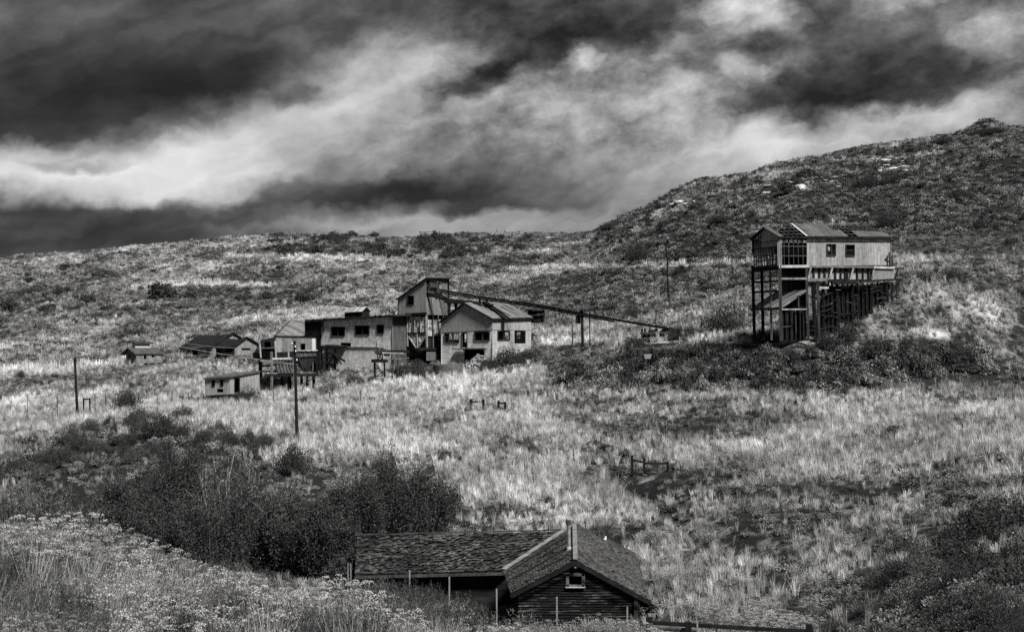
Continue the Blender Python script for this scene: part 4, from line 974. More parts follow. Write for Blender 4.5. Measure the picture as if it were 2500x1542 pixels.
# hopper: steel box tapering to a spout
hx = [C1.hit(722, 857, .15), C1.hit(773, 855.5, .15)]; hd = vC*2.6; hz1 = C1.hit(740, 871).z; apx = C1.hit(746, 906, -1.2)
t4 = [hx[0], hx[1], hx[1]+hd, hx[0]+hd]; m4 = [Vector((p.x, p.y, hz1)) for p in t4]; s4 = [apx+Vector(d) for d in ((-.3, -.3, 0), (.3, -.3, 0), (.3, .3, 0), (-.3, .3, 0))]
mb = MB(); mb.add(t4+m4+s4, [(i, (i+1) % 4, 4+(i+1) % 4, 4+i) for i in range(4)]+[(4+i, 4+(i+1) % 4, 8+(i+1) % 4, 8+i) for i in range(4)]+[(8, 9, 10, 11), (3, 2, 1, 0)])
hop = mesh_obj('hopper', mb, m_sheet('hopper_steel', R_(18), .055, .4, .4, pw=.8), bin_)
mb = MB(); stick(C1, (722, 871), (773, 867.5), .1, .2, mb); mesh_obj('hopper_band', mb, IRON, hop)
for x in (731, 742, 753, 764):
    mb = MB(); stick(C1, (x, 857), (x, 869), .07, .18, mb); mesh_obj('hopper_rib', mb, IRON, hop)
mb = MB()
for k in range(11):
    x = 724+k*4.6; mb.beam(C1.hit(x, 856.5-(k % 3)*.6, .25), C1.hit(x+5, 855.5-((k+1) % 3)*.7, .25), .25, .1)
mesh_obj('hopper_rim', mb, W_PALE, bin_)
C3 = C1.shift(.9)
for fc, xa, ya, xb, yb, w, mt in ((C3, 663, 858, 663, 965, .24, W_GREY), (C3, 716.5, 872, 716.5, 957, .22, W_GREY), (C2, 635, 862, 637, 938, .34, W_BLACK), (C1, 633.8, 835, 637, 873, .14, W_PALE), (C1, 672, 832, 674, 872, .16, W_PALE), (C1, 704.5, 859, 705, 873, .14, W_PALE),
                                  (C1, 688, 916, 688, 958, .28, W_BLACK), (C1, 706, 914, 708, 960, .36, W_BLACK), (C1, 736, 918, 737, 945, .28, W_BLACK), (C1, 750, 918, 750, 945, .25, W_BLACK), (C1, 766, 918, 766, 944, .3, W_BLACK), (C1, 772, 855, 774, 918, .2, W_BLACK), (C1, 661, 914, 661, 960, .3, W_BLACK), (C1, 764, 884, 764, 912, .08, W_GREY), (C1, 780, 855, 781, 905, .26, W_BLACK)):
    mb = MB(); p = fc.hit(xa, ya, .05); q = fc.hit(xb, yb, .05)
    if yb > 930: q.z = min(q.z, Hs(q.x, q.y))-.3
    mb.beam(p, q, w); mesh_obj('post', mb, mt, bin_)
for fc, xa, ya, xb, yb, w, mt in ((C3, 664, 875.5, 712, 874.5, .22, W_PALE), (C1, 636, 881, 662, 878.5, .18, W_GREY), (C2, 634, 893, 660, 893, .22, W_BLACK), (C1, 636, 906, 712, 907, .2, W_BLACK), (C1, 637, 923, 664, 921, .22, W_BLACK), (C3, 647, 915, 778, 914.5, .32, W_BLACK), (C1, 648, 919, 716, 919.5, .2, W_DARK), (C1, 662, 935, 716, 934, .07, W_DARK), (C1, 739, 924.5, 765, 923.5, .07, W_GREY), (C1, 714, 889, 660, 886, .06, W_PALE)):
    mb = MB(); stick(fc, (xa, ya), (xb, yb), w, .02, mb); mesh_obj('beam', mb, mt, bin_)
mb = MB()
for a, b in (((690, 935), (705, 955)), ((740, 944), (760, 924)), ((716, 880), (730, 910)), ((750, 912), (766, 896)), ((662, 912), (690, 890))): stick(C1, a, b, .1, -.3, mb)
each('brace', mb, W_DARK, bin_)
for k in range(5):
    x = 676+k*8; mb = MB(); mb.tube([C1.hit(x, 878, .3), C1.hit(x+.5, 893, .5), C1.hit(x+3, 904, .8), C1.hit(x+7, 912, 1.1)], .16, 8); mesh_obj('chute_pipe', mb, IRON, bin_)

# ---- tin shack on a forked prop ------------------------------------------------------
K1 = Face(562, 940, 165, -24); K2 = Face(562, 940, 165, 66); kb = K1.hit(550, 964)
sh = thing('tin_shack', kb, 'small grey board shack with flat slanted roof standing on a forked prop', 'shack')
m_kf = m_sheet('shack_boards', R_(-24), .26, .35, .3, pw=.35); m_ks = m_sheet('shack_side', R_(66), .22, .2, .25, pw=.35)
mb = MB(); wall(mb, K1, [(500.5, 923.5), (562, 919)], [(502.5, 965), (562, 961.5)], [(517, 928.5, 524.7, 942.5), (537.7, 927, 545.3, 941.5), (530.5, 948.5, 545.5, 957)], .1); mesh_obj('front_wall', mb, m_kf, sh)
mb = MB(); wall(mb, K2, [(562, 919), (634, 906.5)], [(562, 961.5), (634, 957)], [(572, 922, 585, 957)], .1); mesh_obj('side_wall', mb, m_ks, sh)
for x0, y0, x1, y1 in ((517, 928.5, 524.7, 942.5), (537.7, 927, 545.3, 941.5)): window(sh, K1, x0, y0, x1, y1, (), (), W_DARK, .8, .02)
window(sh, K2, 572, 922, 585, 957, (), (), W_DARK, .8, .02, 'door_frame')
k0 = K1.hit(495, 922.5, .25); k1 = K1.hit(562.5, 917.5, .25); k2 = K2.hit(635.5, 904.5, .2); k3 = k0+(k2-k1)
mb = MB(); mb.slab([k0, k1, k2, k3], (0, 0, -.16)); mesh_obj('roof', mb, m_plain('roof_felt', .06, .5), sh)
fz = K1.hit(562, 961.5)
g0, g1, g2 = K1.hit(502.5, 965), fz, K2.hit(634, 957); g3 = g0+(g2-g1)
mb = MB(); mb.slab([g0, g1, g2, g3], (0, 0, -.15)); mesh_obj('floor', mb, W_BLACK, sh)
mb = MB(); vwall(mb, Vector((g3.x, g3.y, k3.z-.3)), Vector((g2.x, g2.y, k2.z-.3)), g0.z, .1); vwall(mb, Vector((g0.x, g0.y, k0.z-.2)), Vector((g3.x, g3.y, k3.z-.3)), g0.z, .1); mesh_obj('rear_wall', mb, W_INT, sh)
mb = MB(); pf = K1.hit(523, 975, -.3); mb.beam(pf, (pf.x, pf.y, Hs(pf.x, pf.y)-.3), .2); mb.beam(pf, K1.hit(518, 965, -.3), .14); mb.beam(pf, K1.hit(528, 965, -.3), .14); mesh_obj('forked_prop', mb, W_BLACK, sh)
mb = MB(); stick(K1, (536, 966), (565, 966), .35, -.6, mb)
for x in (540, 556, 600):
    p = (K1 if x < 562 else K2).hit(x, 962, -.5); mb.beam(p, (p.x, p.y, Hs(p.x, p.y)-.3), .3)
each('footing_block', mb, W_BLACK, sh)

# ---- two far barns and a hut with a raised vent -------------------------------------
def barn(name, label, fpx, Y, ang, xl, eave_l, eave_c, bot, xr, apex, xr_e, holesF, holesG, ov=.3, dark=W_BLACK, wallm=None, wallg=None, sheets=True):
    a1 = Face(fpx, 850, Y, ang); a2 = Face(fpx, 850, Y, ang+90); t = thing(name, a1.hit(fpx-10, bot), label, 'barn')
    e0, e1 = a1.hit(xl, eave_l), a1.hit(fpx, eave_c); ap_ = a2.hit(*apex); e2 = a2.hit(*xr_e); L = (e0-e1)
    mb = MB(); wall(mb, a1, [(xl, eave_l), (fpx, eave_c)], [(xl, bot+5), (fpx, bot+5)], holesF, .12); mesh_obj('front_wall', mb, wallm, t)
    mb = MB(); wall(mb, a2, [(fpx, eave_c), apex, xr_e], [(fpx, bot+5), (xr_e[0], bot+4)], holesG, .12); mesh_obj('gable_wall', mb, wallg, t)
    mb = MB(); vwall(mb, e2, e2+L, e1.z-3, .12); vwall(mb, e0, e2+L, e1.z-3, .12); mesh_obj('rear_wall', mb, wallm, t)
    ld = L.normalized()
    for nm, ee in (('roof', e1), ('rear_roof', e2)):
        s = (ee-ap_)*1.08; mb = MB(); a = ap_-ld*ov; b = ap_+L+ld*ov
        sag = Vector((0, 0, -.25)); mid = (a+b)/2+sag
        for p, q in ((a, mid), (mid, b)): mb.slab([p, q, q+s, p+s], (0, 0, .12))
        if nm == 'roof' or sheets: mesh_obj(nm, mb, dark, t)
    mb = MB()
    for k in range(12):
        s = (e2-ap_)*(k/11); mb.beam(ap_+s-ld*.35+Vector((0, 0, .1)), ap_+s+ld*.3+Vector((0, 0, .1)), .2, .22)
    each('purlin_end', mb, dark, t)
    return t
m_bw = m_sheet('barn_boards', A_G, .32, .5, .45, pw=.5); m_bg = m_sheet('barn_gable_boards', R_(55), .17, .5, .45, pw=.5)
barn('barn', 'larger ruined barn with sagging black roof and five dark openings in its front', 519, 250, -35, 441, 848.5, 845, 871, 0, (568, 814.5), (612, 840),
     [(442, 856, 447, 870), (458.5, 855, 464, 863), (468.5, 855, 483, 866), (488.5, 853.5, 494, 859), (505, 852, 511, 863)], [], wallm=m_bw, wallg=m_bg)
barn('barn', 'smaller barn with pale gable and slot window beside the sagging black roof', 573, 241, -35, 528, 848, 845.5, 862, 0, (601, 824.5), (629, 840.5),
     [(531, 849, 540, 860), (552, 850, 566, 860)], [(590, 848.5, 611, 854.5)], wallm=W_DARK, wallg=m_bg)
Q1 = Face(333, 860, 232, -35); Q2 = Face(333, 860, 232, 55)
hut = thing('hut', Q1.hit(330, 880), 'low stone hut with a raised vent along its ridge beside the light track', 'hut')
m_hw = m_plain('hut_plaster', .13, .6, 1.0)
LQ = (Q2.hit(394, 862)-Q2.hit(333, 862)); qa = Q1.hit(316.5, 850); ql = Q1.hit(309, 864.5); qc = Q1.hit(333, 863)
mb = MB(); wall(mb, Q1, [(309, 862), (316.5, 851), (333, 863)], [(309, 885), (333, 887)], [(314, 866, 318, 874)], .15); mesh_obj('gable_wall', mb, m_hw, hut)
mb = MB(); wall(mb, Q2, [(333, 863), (394, 863)], [(333, 887), (394, 885)], [(351, 866, 357, 876), (370, 867, 377, 872)], .15); mesh_obj('side_wall', mb, m_hw, hut)
mb = MB(); vwall(mb, ql+LQ, qc+LQ, ql.z-2, .15); vwall(mb, ql, ql+LQ, ql.z-2, .15); mesh_obj('rear_wall', mb, m_hw, hut)
ld = LQ.normalized(); m_hr = m_wood('hut_roof', .045, .8)
for nm, ee in (('roof', qc), ('rear_roof', Q1.hit(301, 864.5))):
    s = (ee-qa)*1.12; mb = MB(); mb.slab([qa-ld*.5, qa+LQ+ld*.5, qa+LQ+ld*.5+s, qa-ld*.5+s], (0, 0, .12)); mesh_obj(nm, mb, m_hr, hut)
va = qa+LQ*.22+Vector((0, 0, .05)); vb = qa+LQ*.82+Vector((0, 0, .05))
mb = MB(); mb.slab([va-G1.u*-.0, vb, vb+Vector((0, 0, .75)), va+Vector((0, 0, .75))], dG*.1-G1.u*.9); vent = mesh_obj('vent_wall', mb, m_plain('vent_white', .38, .2), hut)
mb = MB(); o1 = G1.u*.35+Vector((0, 0, .72)); o2 = -G1.u*1.2+Vector((0, 0, .95)); mb.slab([va+o1-ld*.5, vb+o1+ld*.4, vb+o2+ld*.4, va+o2-ld*.5], (0, 0, .22)); mesh_obj('vent_roof', mb, W_DARK, vent)
mb = MB(); a = Q2.hit(392, 866); mb.slab([a, a+Vector((0, 2, .3)), a+Vector((1.4, 2, -.5)), a+Vector((1.0, 0, -.6))], (0, 0, .06)); mesh_obj('fallen_roof_sheet', mb, m_hr, hut)

for px_, Ys_ in ((1570, (172, 174)), (1590, (172, 174)), (1610, (172, 174)), (1630, (172, 174)), (1650, (172, 174)), (436, (237, 243)), (450, (237, 243)), (464, (237, 243)), (478, (236, 242, 247)), (492, (236, 242)), (506, (236, 241)), (518, (236, 240)), (535, (233, 238)), (550, (232, 237)), (566, (231, 235)), (585, (231, 235)), (605, (232, 236)), (320, (222, 227)), (340, (222, 227)), (365, (224, 229)), (385, (226, 231)), (515, (157, 161)), (530, (156, 160)), (548, (156, 160))):
    for Y_ in Ys_: q = G(px_, Y_); KEEP_CLEAR.append((q.x, q.y, 3.2 if Y_ > 200 else 1.6))
# ---- conveyor --------------------------------------------------------------------------
cva, cvb = P(1066, 706, 194.5), P(1673, 808, 177)
cv = thing('conveyor', G(1422, 184.3), 'long sagging belt conveyor with curved rollers running down from the head house', 'conveyor')
def cvp(px, dy=0):
    t = (px-1066)/(1673-1066); p = cva*(1-t)+cvb*t; 
    y = 706+(808-706)*t+dy; return P(px, y, p.y)
cpts = [(1066, 0), (1180, 1), (1316, -3), (1418, 0), (1500, 1), (1600, 1), (1673, 0)]
def sag(x): return float(np.interp(x, [c[0] for c in cpts], [c[1] for c in cpts]))
for nm, dyy, w in (('upper_rail', 0, .22), ('lower_rail', 5.0, .15)):
    mb = MB(); xs = np.linspace(1066, 1673 if dyy == 0 else 1500, 26)
    for a, b in zip(xs, xs[1:]): mb.beam(cvp(a, dyy+sag(a)), cvp(b, dyy+sag(b)), w, w*1.2)
    mesh_obj(nm, mb, W_BLACK, cv)
mb = MB(); xs = np.linspace(1066, 1673, 26)
for a, b in zip(xs, xs[1:]): mb.beam(cvp(a, 1+sag(a))+Vector((.1, .8, 0)), cvp(b, 1+sag(b))+Vector((.1, .8, 0)), .15)
mesh_obj('far_rail', mb, W_BLACK, cv)
for k in range(30):
    x = 1150+k*17.5; 
    if x > 1668: break
    c = cvp(x, -1.5+sag(x)); mb = MB(); d = Vector((.36, 0, -.05))
    mb.tube([c-d*1.2+Vector((0, -.1, .48)), c-d*.7+Vector((0, -.1, .20)), c+Vector((0, -.1, .12)), c+d*.7+Vector((0, -.1, .16)), c+d*1.2+Vector((0, -.1, .42))], .06, 5); mesh_obj('roller_cradle', mb, IRON, cv)
def post_px(x0, y0, x1, Y, w, mat, parent, name='post'):
    p = P(x0, y0, Y); g = G(x1, Y, -.4); mb = MB(); mb.beam(p, g, w); return mesh_obj(name, mb, mat, parent)
post_px(1420.5, 756, 1422.5, 184.3, .30, W_BLACK, cv); post_px(1439.5, 774, 1440, 184.8, .12, W_DARK, cv); post_px(1397, 792, 1397.5, 184.6, .14, W_DARK, cv)
mb = MB(); Yc = 184
for a, b in (((1418, 756), (1471, 753.5)), ((1424, 759), (1468, 757)), ((1471, 753.5), (1473, 772)), ((1420, 768), (1474, 773)), ((1424, 758), (1430, 766)), ((1436, 757.5), (1442, 768)), ((1450, 757), (1456, 770))): mb.beam(P(*a, Yc), P(*b, Yc), .14)
mesh_obj('crosshead', mb, W_BLACK, cv)
mb = MB(); mb.slab([P(1406, 771, 184.6), P(1417, 770, 184.6), P(1417, 790, 184.6), P(1406, 789, 184.6)], (0, .8, 0)); mesh_obj('weight_box', mb, W_BLACK, cv)
mb = MB(); mb.slab([P(1489, 757, 181.5), P(1494, 757, 181.5), P(1494.5, 772, 181.5), P(1489.5, 771, 181.5)], (0, .3, 0)); mb.beam(P(1494, 778, 181.6), P(1498, 766, 181.6), .08); mesh_obj('switch_box', mb, IRON, cv)
# lower truss at the head house
mb = MB()
for (xa, ya, xb, yb, w) in ((1041, 715, 1087, 731, .4), (1087, 731, 1175, 741, .42), (1060, 712, 1092, 728, .18), (1085, 737, 1160, 742, .25), (1170, 724, 1172, 742, .35), (1188, 727, 1190, 744, .25), (1172, 744, 1204, 744.5, .3)): mb.beam(P(xa, ya, 192.6), P(xb, yb, 191.5), w*.8, w)
mb.tube([P(1081, 713, 192.5), P(1087, 716, 192.4), P(1092, 722, 192.3)], .06, 5)
mesh_obj('chute_truss', mb, W_BLACK, cv)
for x in (1096, 1112.5):
    mb = MB(); mb.beam(P(x, 737, 192.6), P(x+1.5, 775, 192.6), .3); mb.beam(P(x-4, 738, 192.6), P(x, 752, 192.6), .14); mb.beam(P(x+5, 738, 192.6), P(x+1, 752, 192.6), .14); mesh_obj('trestle_leg', mb, W_BLACK, cv)
mb = MB()
qa_, qb_ = gp(.08, 3.9, 1)+Vector((0, 0, .3)), gp(1.3, 1.9, 1)+Vector((0, 0, .28)); mb.beam(qa_, qb_, .85, .22, up=(0, 0, 1)); mb.beam(qa_+dG*.3, qb_+dG*.1+G1.u*.25, .12, .35, up=(0, 0, 1))
ch = mesh_obj('fallen_chute', mb, W_BLACK, loc=qb_); tag(ch, 'black timber chute lying down the corrugated roof of the gable building', 'chute')

# ---- ruined timber trestle bin under the conveyor's low end, and the collapsed shed ------
def ruin(name, label, cat, cx0, cx1, yt, yb, Y, seed, roof=True, n=60, pent=None):
    r = random.Random(seed); Fc = Face((cx0+cx1)/2, yt, Y, 0); t = thing(name, G((cx0+cx1)/2, Y), label, cat)
    mb = MB()
    for k in range(n):
        x = r.uniform(cx0, cx1); y0_ = yt+(yb-yt)*r.random()*.6
        mb.beam(Fc.hit(x, y0_, r.uniform(-2, 0)), Fc.hit(x+r.uniform(-2, 2), yb+3, r.uniform(-2, 0)), .22)
    mesh_obj('boards', mb, W_BLACK, t)
    mb = MB(); vwall(mb, Fc.hit(cx0+2, yt+(yb-yt)*.35, -1.2), Fc.hit(cx1-2, yt+(yb-yt)*.35, -1.2), Fc.hit(cx0, yb+6).z, .2); mesh_obj('rear_boards', mb, W_BLACK, t)
    if roof:
        mb = MB()
        for k in range(9):
            x = cx0+(cx1-cx0)*k/9*.8-6; mb.beam(Fc.hit(x, yt+14+r.uniform(-2, 2), .6), Fc.hit(x+12+r.uniform(-2, 2), yt-1+r.uniform(-1, 1), -2), .3, .08)
        each('roof_slat', mb, W_DARK, t)
    mb = MB(); mb.beam(Fc.hit(cx0-4, yt+(yb-yt)*.35, .1), Fc.hit(cx1+4, yt+(yb-yt)*.28, .1), .25); mb.beam(Fc.hit(cx0, yt+(yb-yt)*.7, .1), Fc.hit(cx1, yt+(yb-yt)*.6, .1), .2); each('beam', mb, W_DARK, t)
    return t
ruin('collapsed_shed', 'collapsed black board shed behind the gable building under the conveyor', 'shed', 1290, 1328, 743, 782, 202, 3)
ruin('timber_bin', 'low black timber bin at the bottom end of the conveyor', 'bin', 1566, 1655, 800, 838, 177.5, 8, False, 80)

# ---- small tower in front of the block building (head frame with drum and rail) ---------
D1 = Face(925, 870, 178, -15); dt = thing('drum_tower', G(925, 178), 'slim timber frame carrying an iron drum and pale rail before the block wall', 'tower')
for xa, ya, xb, yb, w in ((914.5, 883, 916, 930, .2), (938, 883, 940, 928, .17)):
    mb = MB(); p, q = D1.hit(xa, ya), D1.hit(xb, yb); q.z = min(q.z, Hs(q.x, q.y))-.2; mb.beam(p, q, w); mesh_obj('post', mb, W_BLACK, dt)
mb = MB(); stick(D1, (909.5, 880), (944, 880.5), .38, 0, mb, 1.0); mesh_obj('platform', mb, W_BLACK, dt)
mb = MB()
for a, b in (((916, 887), (938, 915)), ((938, 905), (916, 920)), ((915, 918), (939, 917)), ((923, 861), (933, 878)), ((933, 861), (923, 878)), ((922, 860), (922, 879)), ((934, 860), (934, 879))): stick(D1, a, b, .1, 0, mb)
each('brace', mb, W_BLACK, dt)
mb = MB(); c = D1.hit(921, 859, .2); mb.tube([c, c+Vector((.3, .9, 0))], .36, 12); mb.tube([c+Vector((.5, 0, .15)), c+Vector((.8, .9, .15))], .28, 10); mb.slab([D1.hit(918, 849), D1.hit(925, 849), D1.hit(925, 857), D1.hit(918, 857)], (0, .4, 0)); mb.slab([D1.hit(931, 850), D1.hit(936, 850), D1.hit(936, 858), D1.hit(931, 858)], (0, .4, 0)); mesh_obj('drum', mb, IRON, dt)
mb = MB(); stick(D1, (911, 848.5), (936, 849.5), .1, 0, mb); stick(D1, (919, 834), (919.5, 849), .08, 0, mb); stick(D1, (911.5, 848), (912, 853), .08, 0, mb); mesh_obj('handle_bar', mb, IRON, dt)
mb = MB(); stick(D1, (933, 860.5), (985, 862), .16, .1, mb, .1); mesh_obj('pale_rail', mb, W_PALE, dt)
mb = MB(); stick(D1, (935, 857), (1000, 859), .2, -.1, mb)
for k in range(12): x = 945+k*4.5; stick(D1, (x, 854.5+(k % 2)), (x+3, 856), .12, -.1, mb)
stick(D1, (938, 865.5), (951, 866), .28, .1, mb); mesh_obj('belt_frame', mb, W_BLACK, dt)
mb = MB(); stick(D1, (940, 877.5), (998, 873.5), .16, .1, mb); mesh_obj('walkway', mb, W_GREY, dt)
for x, y in ((995, 884), (959, 884), (971, 884)):
    mb = MB(); p = D1.hit(x, 876 if x > 960 else 877); mb.beam(p, (p.x, p.y, Hs(p.x, p.y)-.2), .14); mesh_obj('post', mb, W_DARK, dt)

# ---- foreground cottage with shingled roofs ---------------------------------------------
ctg_loc = P(1405, 1560, 60)
ct = thing('cottage', (2.4, 60, -14), 'weathered board cottage in the gully with steep shingled roof and stove pipe', 'cottage')
def m_shing(name, base, var, hi=2.2):
    mt, N = new_mat(name); pos = N.n('NewGeometry').outputs['Position']
    a = N.n('TexWhiteNoise', {'Vector': N.n('VectorMath', {0: N.scl(pos, (4.5, 4.5, 11.0)), 1: (0, 0, 0)}, operation='FLOOR').outputs[0]}).outputs['Value']
    n1 = N.noise(N.scl(pos, (9, 9, 12)), 1.0, 4, .7); n2 = N.noise(pos, .7, 3)
    v = N.m('MULTIPLY', N.mr(a, 0, 1, base*(1-var), base*(1+var)), N.m('MULTIPLY', N.mr(n1, .35, .7, .25, hi), N.mr(n2, .3, .7, .7, 1.3)))
    finish(N, N.grey(v), .85, n1, .5, .02, .2); return mt
m_sh = m_wood('shingles', .042, .75); m_sh2 = m_wood('worn_shingles', .06, .8); m_ctw = None
apx_ = P(1405, 1367.5, 60); eL_ = P(1247, 1449, 60); eR_ = P(1589, 1467, 60); pk = P(1402.5, 1281, 70); bR = P(1551, 1352, 71.9); bL = P(1229, 1394, 65.3)
def lerp(a, b, t): return a*(1-t)+b*t
def shingle_field(a, b, c, d, rows, cols, mat, seed, miss=.06, name='shingle_roof', parent=None, thick=.03, jit=.6):
    """shingles laid on the quad a-b (eave) / d-c (ridge)"""
    r = random.Random(seed); mb = MB(); nrm = (b-a).cross(d-a).normalized()
    if nrm.z < 0: nrm = -nrm
    for i in range(rows):
        v0, v1 = i/rows, min(1, (i+1.25)/rows); sh_ = r.random()
        wob = 0
        for j in range(-1, cols):
            u0, u1 = (j+sh_)/cols, (j+sh_+.94)/cols; u0, u1 = max(0, u0), min(1, u1)
            if u1-u0 < .2/cols or r.random() < miss: continue
            dv = r.uniform(-.3, .25)/rows*jit; lf = r.uniform(.0, .03)*jit; tl_ = r.uniform(-.15, .15)/rows
            def pt(u, v, l): return lerp(lerp(a, b, u), lerp(d, c, u), max(0, v))+nrm*l
            q = [pt(u0, v0+dv, thick+lf), pt(u1, v0+dv+tl_, thick+lf+r.uniform(0, .015)), pt(u1, v1, .012), pt(u0, v1, .012)]
            um = (u0+u1)/2; q.insert(1, pt(um, v0+dv-.12/rows, thick+lf+.004))
            mb.add(q, [(0, 1, 2, 3, 4)]); mb.add([q[0], q[1], q[2], q[2]-nrm*.03, q[1]-nrm*.03, q[0]-nrm*.03], [(0, 5, 4, 1), (1, 4, 3, 2)])
    return mesh_obj(name, mb, mat, parent)
mb = MB()
nz = Vector((0, 0, -.06))
def deck(pts, par): 
    mb = MB(); mb.slab(pts, nz); return mesh_obj('roof', mb, W_BLACK, par)
rR = deck([apx_, eR_, bR, pk], ct); rL = deck([apx_, pk, bL, eL_], ct)
shingle_field(eR_, bR, pk, apx_, 24, 40, m_shing('right_shingles', .032, .7), 1, .025, 'shingles', rR)
shingle_field(bL, eL_, apx_, pk, 22, 26, m_shing('left_shingles', .028, .8, 2.6), 2, .05, 'shingles', rL)
mb = MB()
rr = random.Random(4)
for t in (.22, .42, .62, .80):   # gaps where courses have slid away
    a, b = lerp(eL_, bL, t), lerp(apx_, pk, t*.95); a2, b2 = lerp(a, b, .12), lerp(a, b, .9)
    if t in (.42, .8): mb.beam(a2+Vector((0, 0, .07)), b2+Vector((0, 0, .07)), .14, .02, up=(0, 0, 1))
    else: mb.beam(lerp(a, b, .45)+Vector((0, 0, .07)), b2+Vector((0, 0, .07)), .10, .02, up=(0, 0, 1))
mesh_obj('slipped_gap', mb, W_BLACK, rL)
# back hip
mb = MB(); mb.slab([pk, bR, bR+Vector((-3, 1.5, 0)), bL+Vector((0.2, 6.5, 0)), ], nz); mesh_obj('rear_roof', mb, W_DARK, ct)
def cap(a, b, w, mat, name, par, l=.07):
    mb = MB(); n = 14
    for k in range(n):
        p, q = lerp(a, b, k/n), lerp(a, b, (k+1.1)/n); mb.beam(p+Vector((0, 0, l+.01*(k % 2))), q+Vector((0, 0, l+.01*(k % 2))), w, .03, up=(0, 0, 1))
    return mesh_obj(name, mb, mat, par)
m_fl = m_plain('ridge_flashing', .13, .5, 3, .6, .3)
cap(apx_, pk, .20, m_fl, 'ridge_cap', ct); cap(lerp(bL, pk, 0), lerp(bL, pk, .92), .26, m_fl, 'valley_flashing', ct, .10)
cap(bR, pk, .12, m_sh2, 'hip_cap', ct)
# gable wall of horizontal boards
wl = P(1262, 1452, 60.25); wr = P(1553, 1452, 60.25); CF = Face(1405, 1450, 60.3, 0)
m_bd = m_paint_peel('flaking_boards', 0, .62, 1.0, .16, .012)
def gable_y(x, off=4): return _ip([(1247, 1449+off), (1405, 1369+off), (1589, 1467+off)], x)
mt, N = new_mat('weathered_boards'); pos = N.n('NewGeometry').outputs['Position']
n1 = N.noise(N.scl(pos, (1.1, 1.1, 16)), 1.0, 5, .7, .3); n2 = N.noise(N.scl(pos, (6, 6, 30)), 1.0, 3, .7); n3 = N.noise(pos, .8, 3)
v = N.mr(N.m('ADD', N.m('MULTIPLY', n1, .75), N.m('ADD', N.m('MULTIPLY', n2, .15), N.m('MULTIPLY', n3, .22))), .58, .78, .006, .20)
finish(N, N.grey(v), .9, n1, .4, .02, .1); m_bd = mt
rr = random.Random(6); hole = (1386.5, 1403, 1423, 1429)
mb = MB(); y = 1374
while y < 1600:
    y2 = y+6.6; xl_ = np.interp(y+4, [1373, 1456], [1405, 1262]) if y < 1452 else 1262; xr_ = np.interp(y+4, [1373, 1456], [1405, 1565]) if y < 1452 else 1553
    xr_ = min(xr_, 1553); segs = [(xl_+3, xr_-1)]
    if y2 > hole[1] and y < hole[3]: segs = [(xl_+3, hole[0]), (hole[2], xr_-1)]
    for a, b in segs:
        if b-a > 3: mb.slab([CF.hit(a, y2, 0), CF.hit(b, y2, 0), CF.hit(b, y+.4, 0), CF.hit(a, y+.4, 0)], (0, .04, 0))
        if b-a > 3: mb.slab([CF.hit(a, y2, .03), CF.hit(b, y2, .03), CF.hit(b, y2-1.4, .015), CF.hit(a, y2-1.4, .015)], (0, .02, 0))
    y = y2
mesh_obj('gable_wall', mb, m_bd, ct)
mb = MB(); lw = CF.hit(1264, 1450, -.1); rw = CF.hit(1552, 1450, -.1)
mb.slab([(lw.x, 60.36, -12.0), (rw.x, 60.36, -12.15), (rw.x, 60.36, -14.6), (lw.x, 60.36, -14.6)], (0, .05, 0))
mb.slab([(1.0, 62, -11.2), (4.2, 62, -11.2), (4.2, 62, -14), (1.0, 62, -14)], (0, .1, 0))
vwall(mb, (lw.x, 60.4, -11.75), (lw.x, 66.5, -11.75), -14.6, .1); vwall(mb, (rw.x, 60.4, -12.1), (rw.x, 71.0, -12.3), -14.6, .1); mesh_obj('side_walls', mb, W_BLACK, ct)
mb = MB(); mb.beam(CF.hit(1553.5, 1452, .06), CF.hit(1553.5, 1580, .06), .16); mesh_obj('corner_board', mb, W_DARK, ct)
wf = MB(); x0, y0, x1, y1 = hole
for a, b in (((x0-3, y0-1.5), (x1+3, y0-1.5)), ((x0-3, y1+1), (x1+3, y1+1)), ((x0-1.2, y0-4), (x0-1.2, y1+2)), ((x1+1.2, y0-4), (x1+1.2, y1+2))):
    wf.beam(CF.hit(*a, .06), CF.hit(*b, .06), .05, .13, up=(0, 0, 1) if a[1] == b[1] else (1, 0, 0))
wfo = mesh_obj('window_frame', wf, W_GREY, ct)
wf = MB(); wf.beam(CF.hit(x0-6, y1+3.5, .1), CF.hit(x1+6, y1+3.5, .1), .12, .04); mesh_obj('sill', wf, W_PALE, wfo)
wf = MB()
for a, b in (((x0+2, y0+2), (x0+2, y1-2)), ((x1-2, y0+2), (x1-2, y1-2)), ((x0, y0+2), (x1, y0+2)), ((x0, y1-1.5), (x1, y1-1.5))): wf.beam(CF.hit(*a, 0), CF.hit(*b, 0), .04, .06, up=(0, 0, 1) if a[1] == b[1] else (1, 0, 0))
mesh_obj('sash', wf, W_DARK, wfo)
mb = MB(); mb.beam(apx_+Vector((0, -.12, -.1)), eL_+Vector((0, -.12, -.1)), .06, .13); each('barge_board', mb, W_BLACK, ct)
mb = MB(); mb.beam(apx_+Vector((0, -.12, -.1)), eR_+Vector((0, -.12, -.1)), .06, .13); each('barge_board', mb, W_BLACK, ct)
mb = MB(); mb.beam(apx_+Vector((.02, -.1, -.22)), apx_+Vector((.02, .3, -.24)), .14); mesh_obj('ridge_pole', mb, W_PALE, ct)
sp = P(1389, 1341, 63.5); mb = MB(); mb.tube([sp, P(1388.5, 1271, 63.5)], .085, 10); 
pipe = mesh_obj('stove_pipe', mb, m_plain('galvanised', .16, .5, 4, .5, .5), ct)
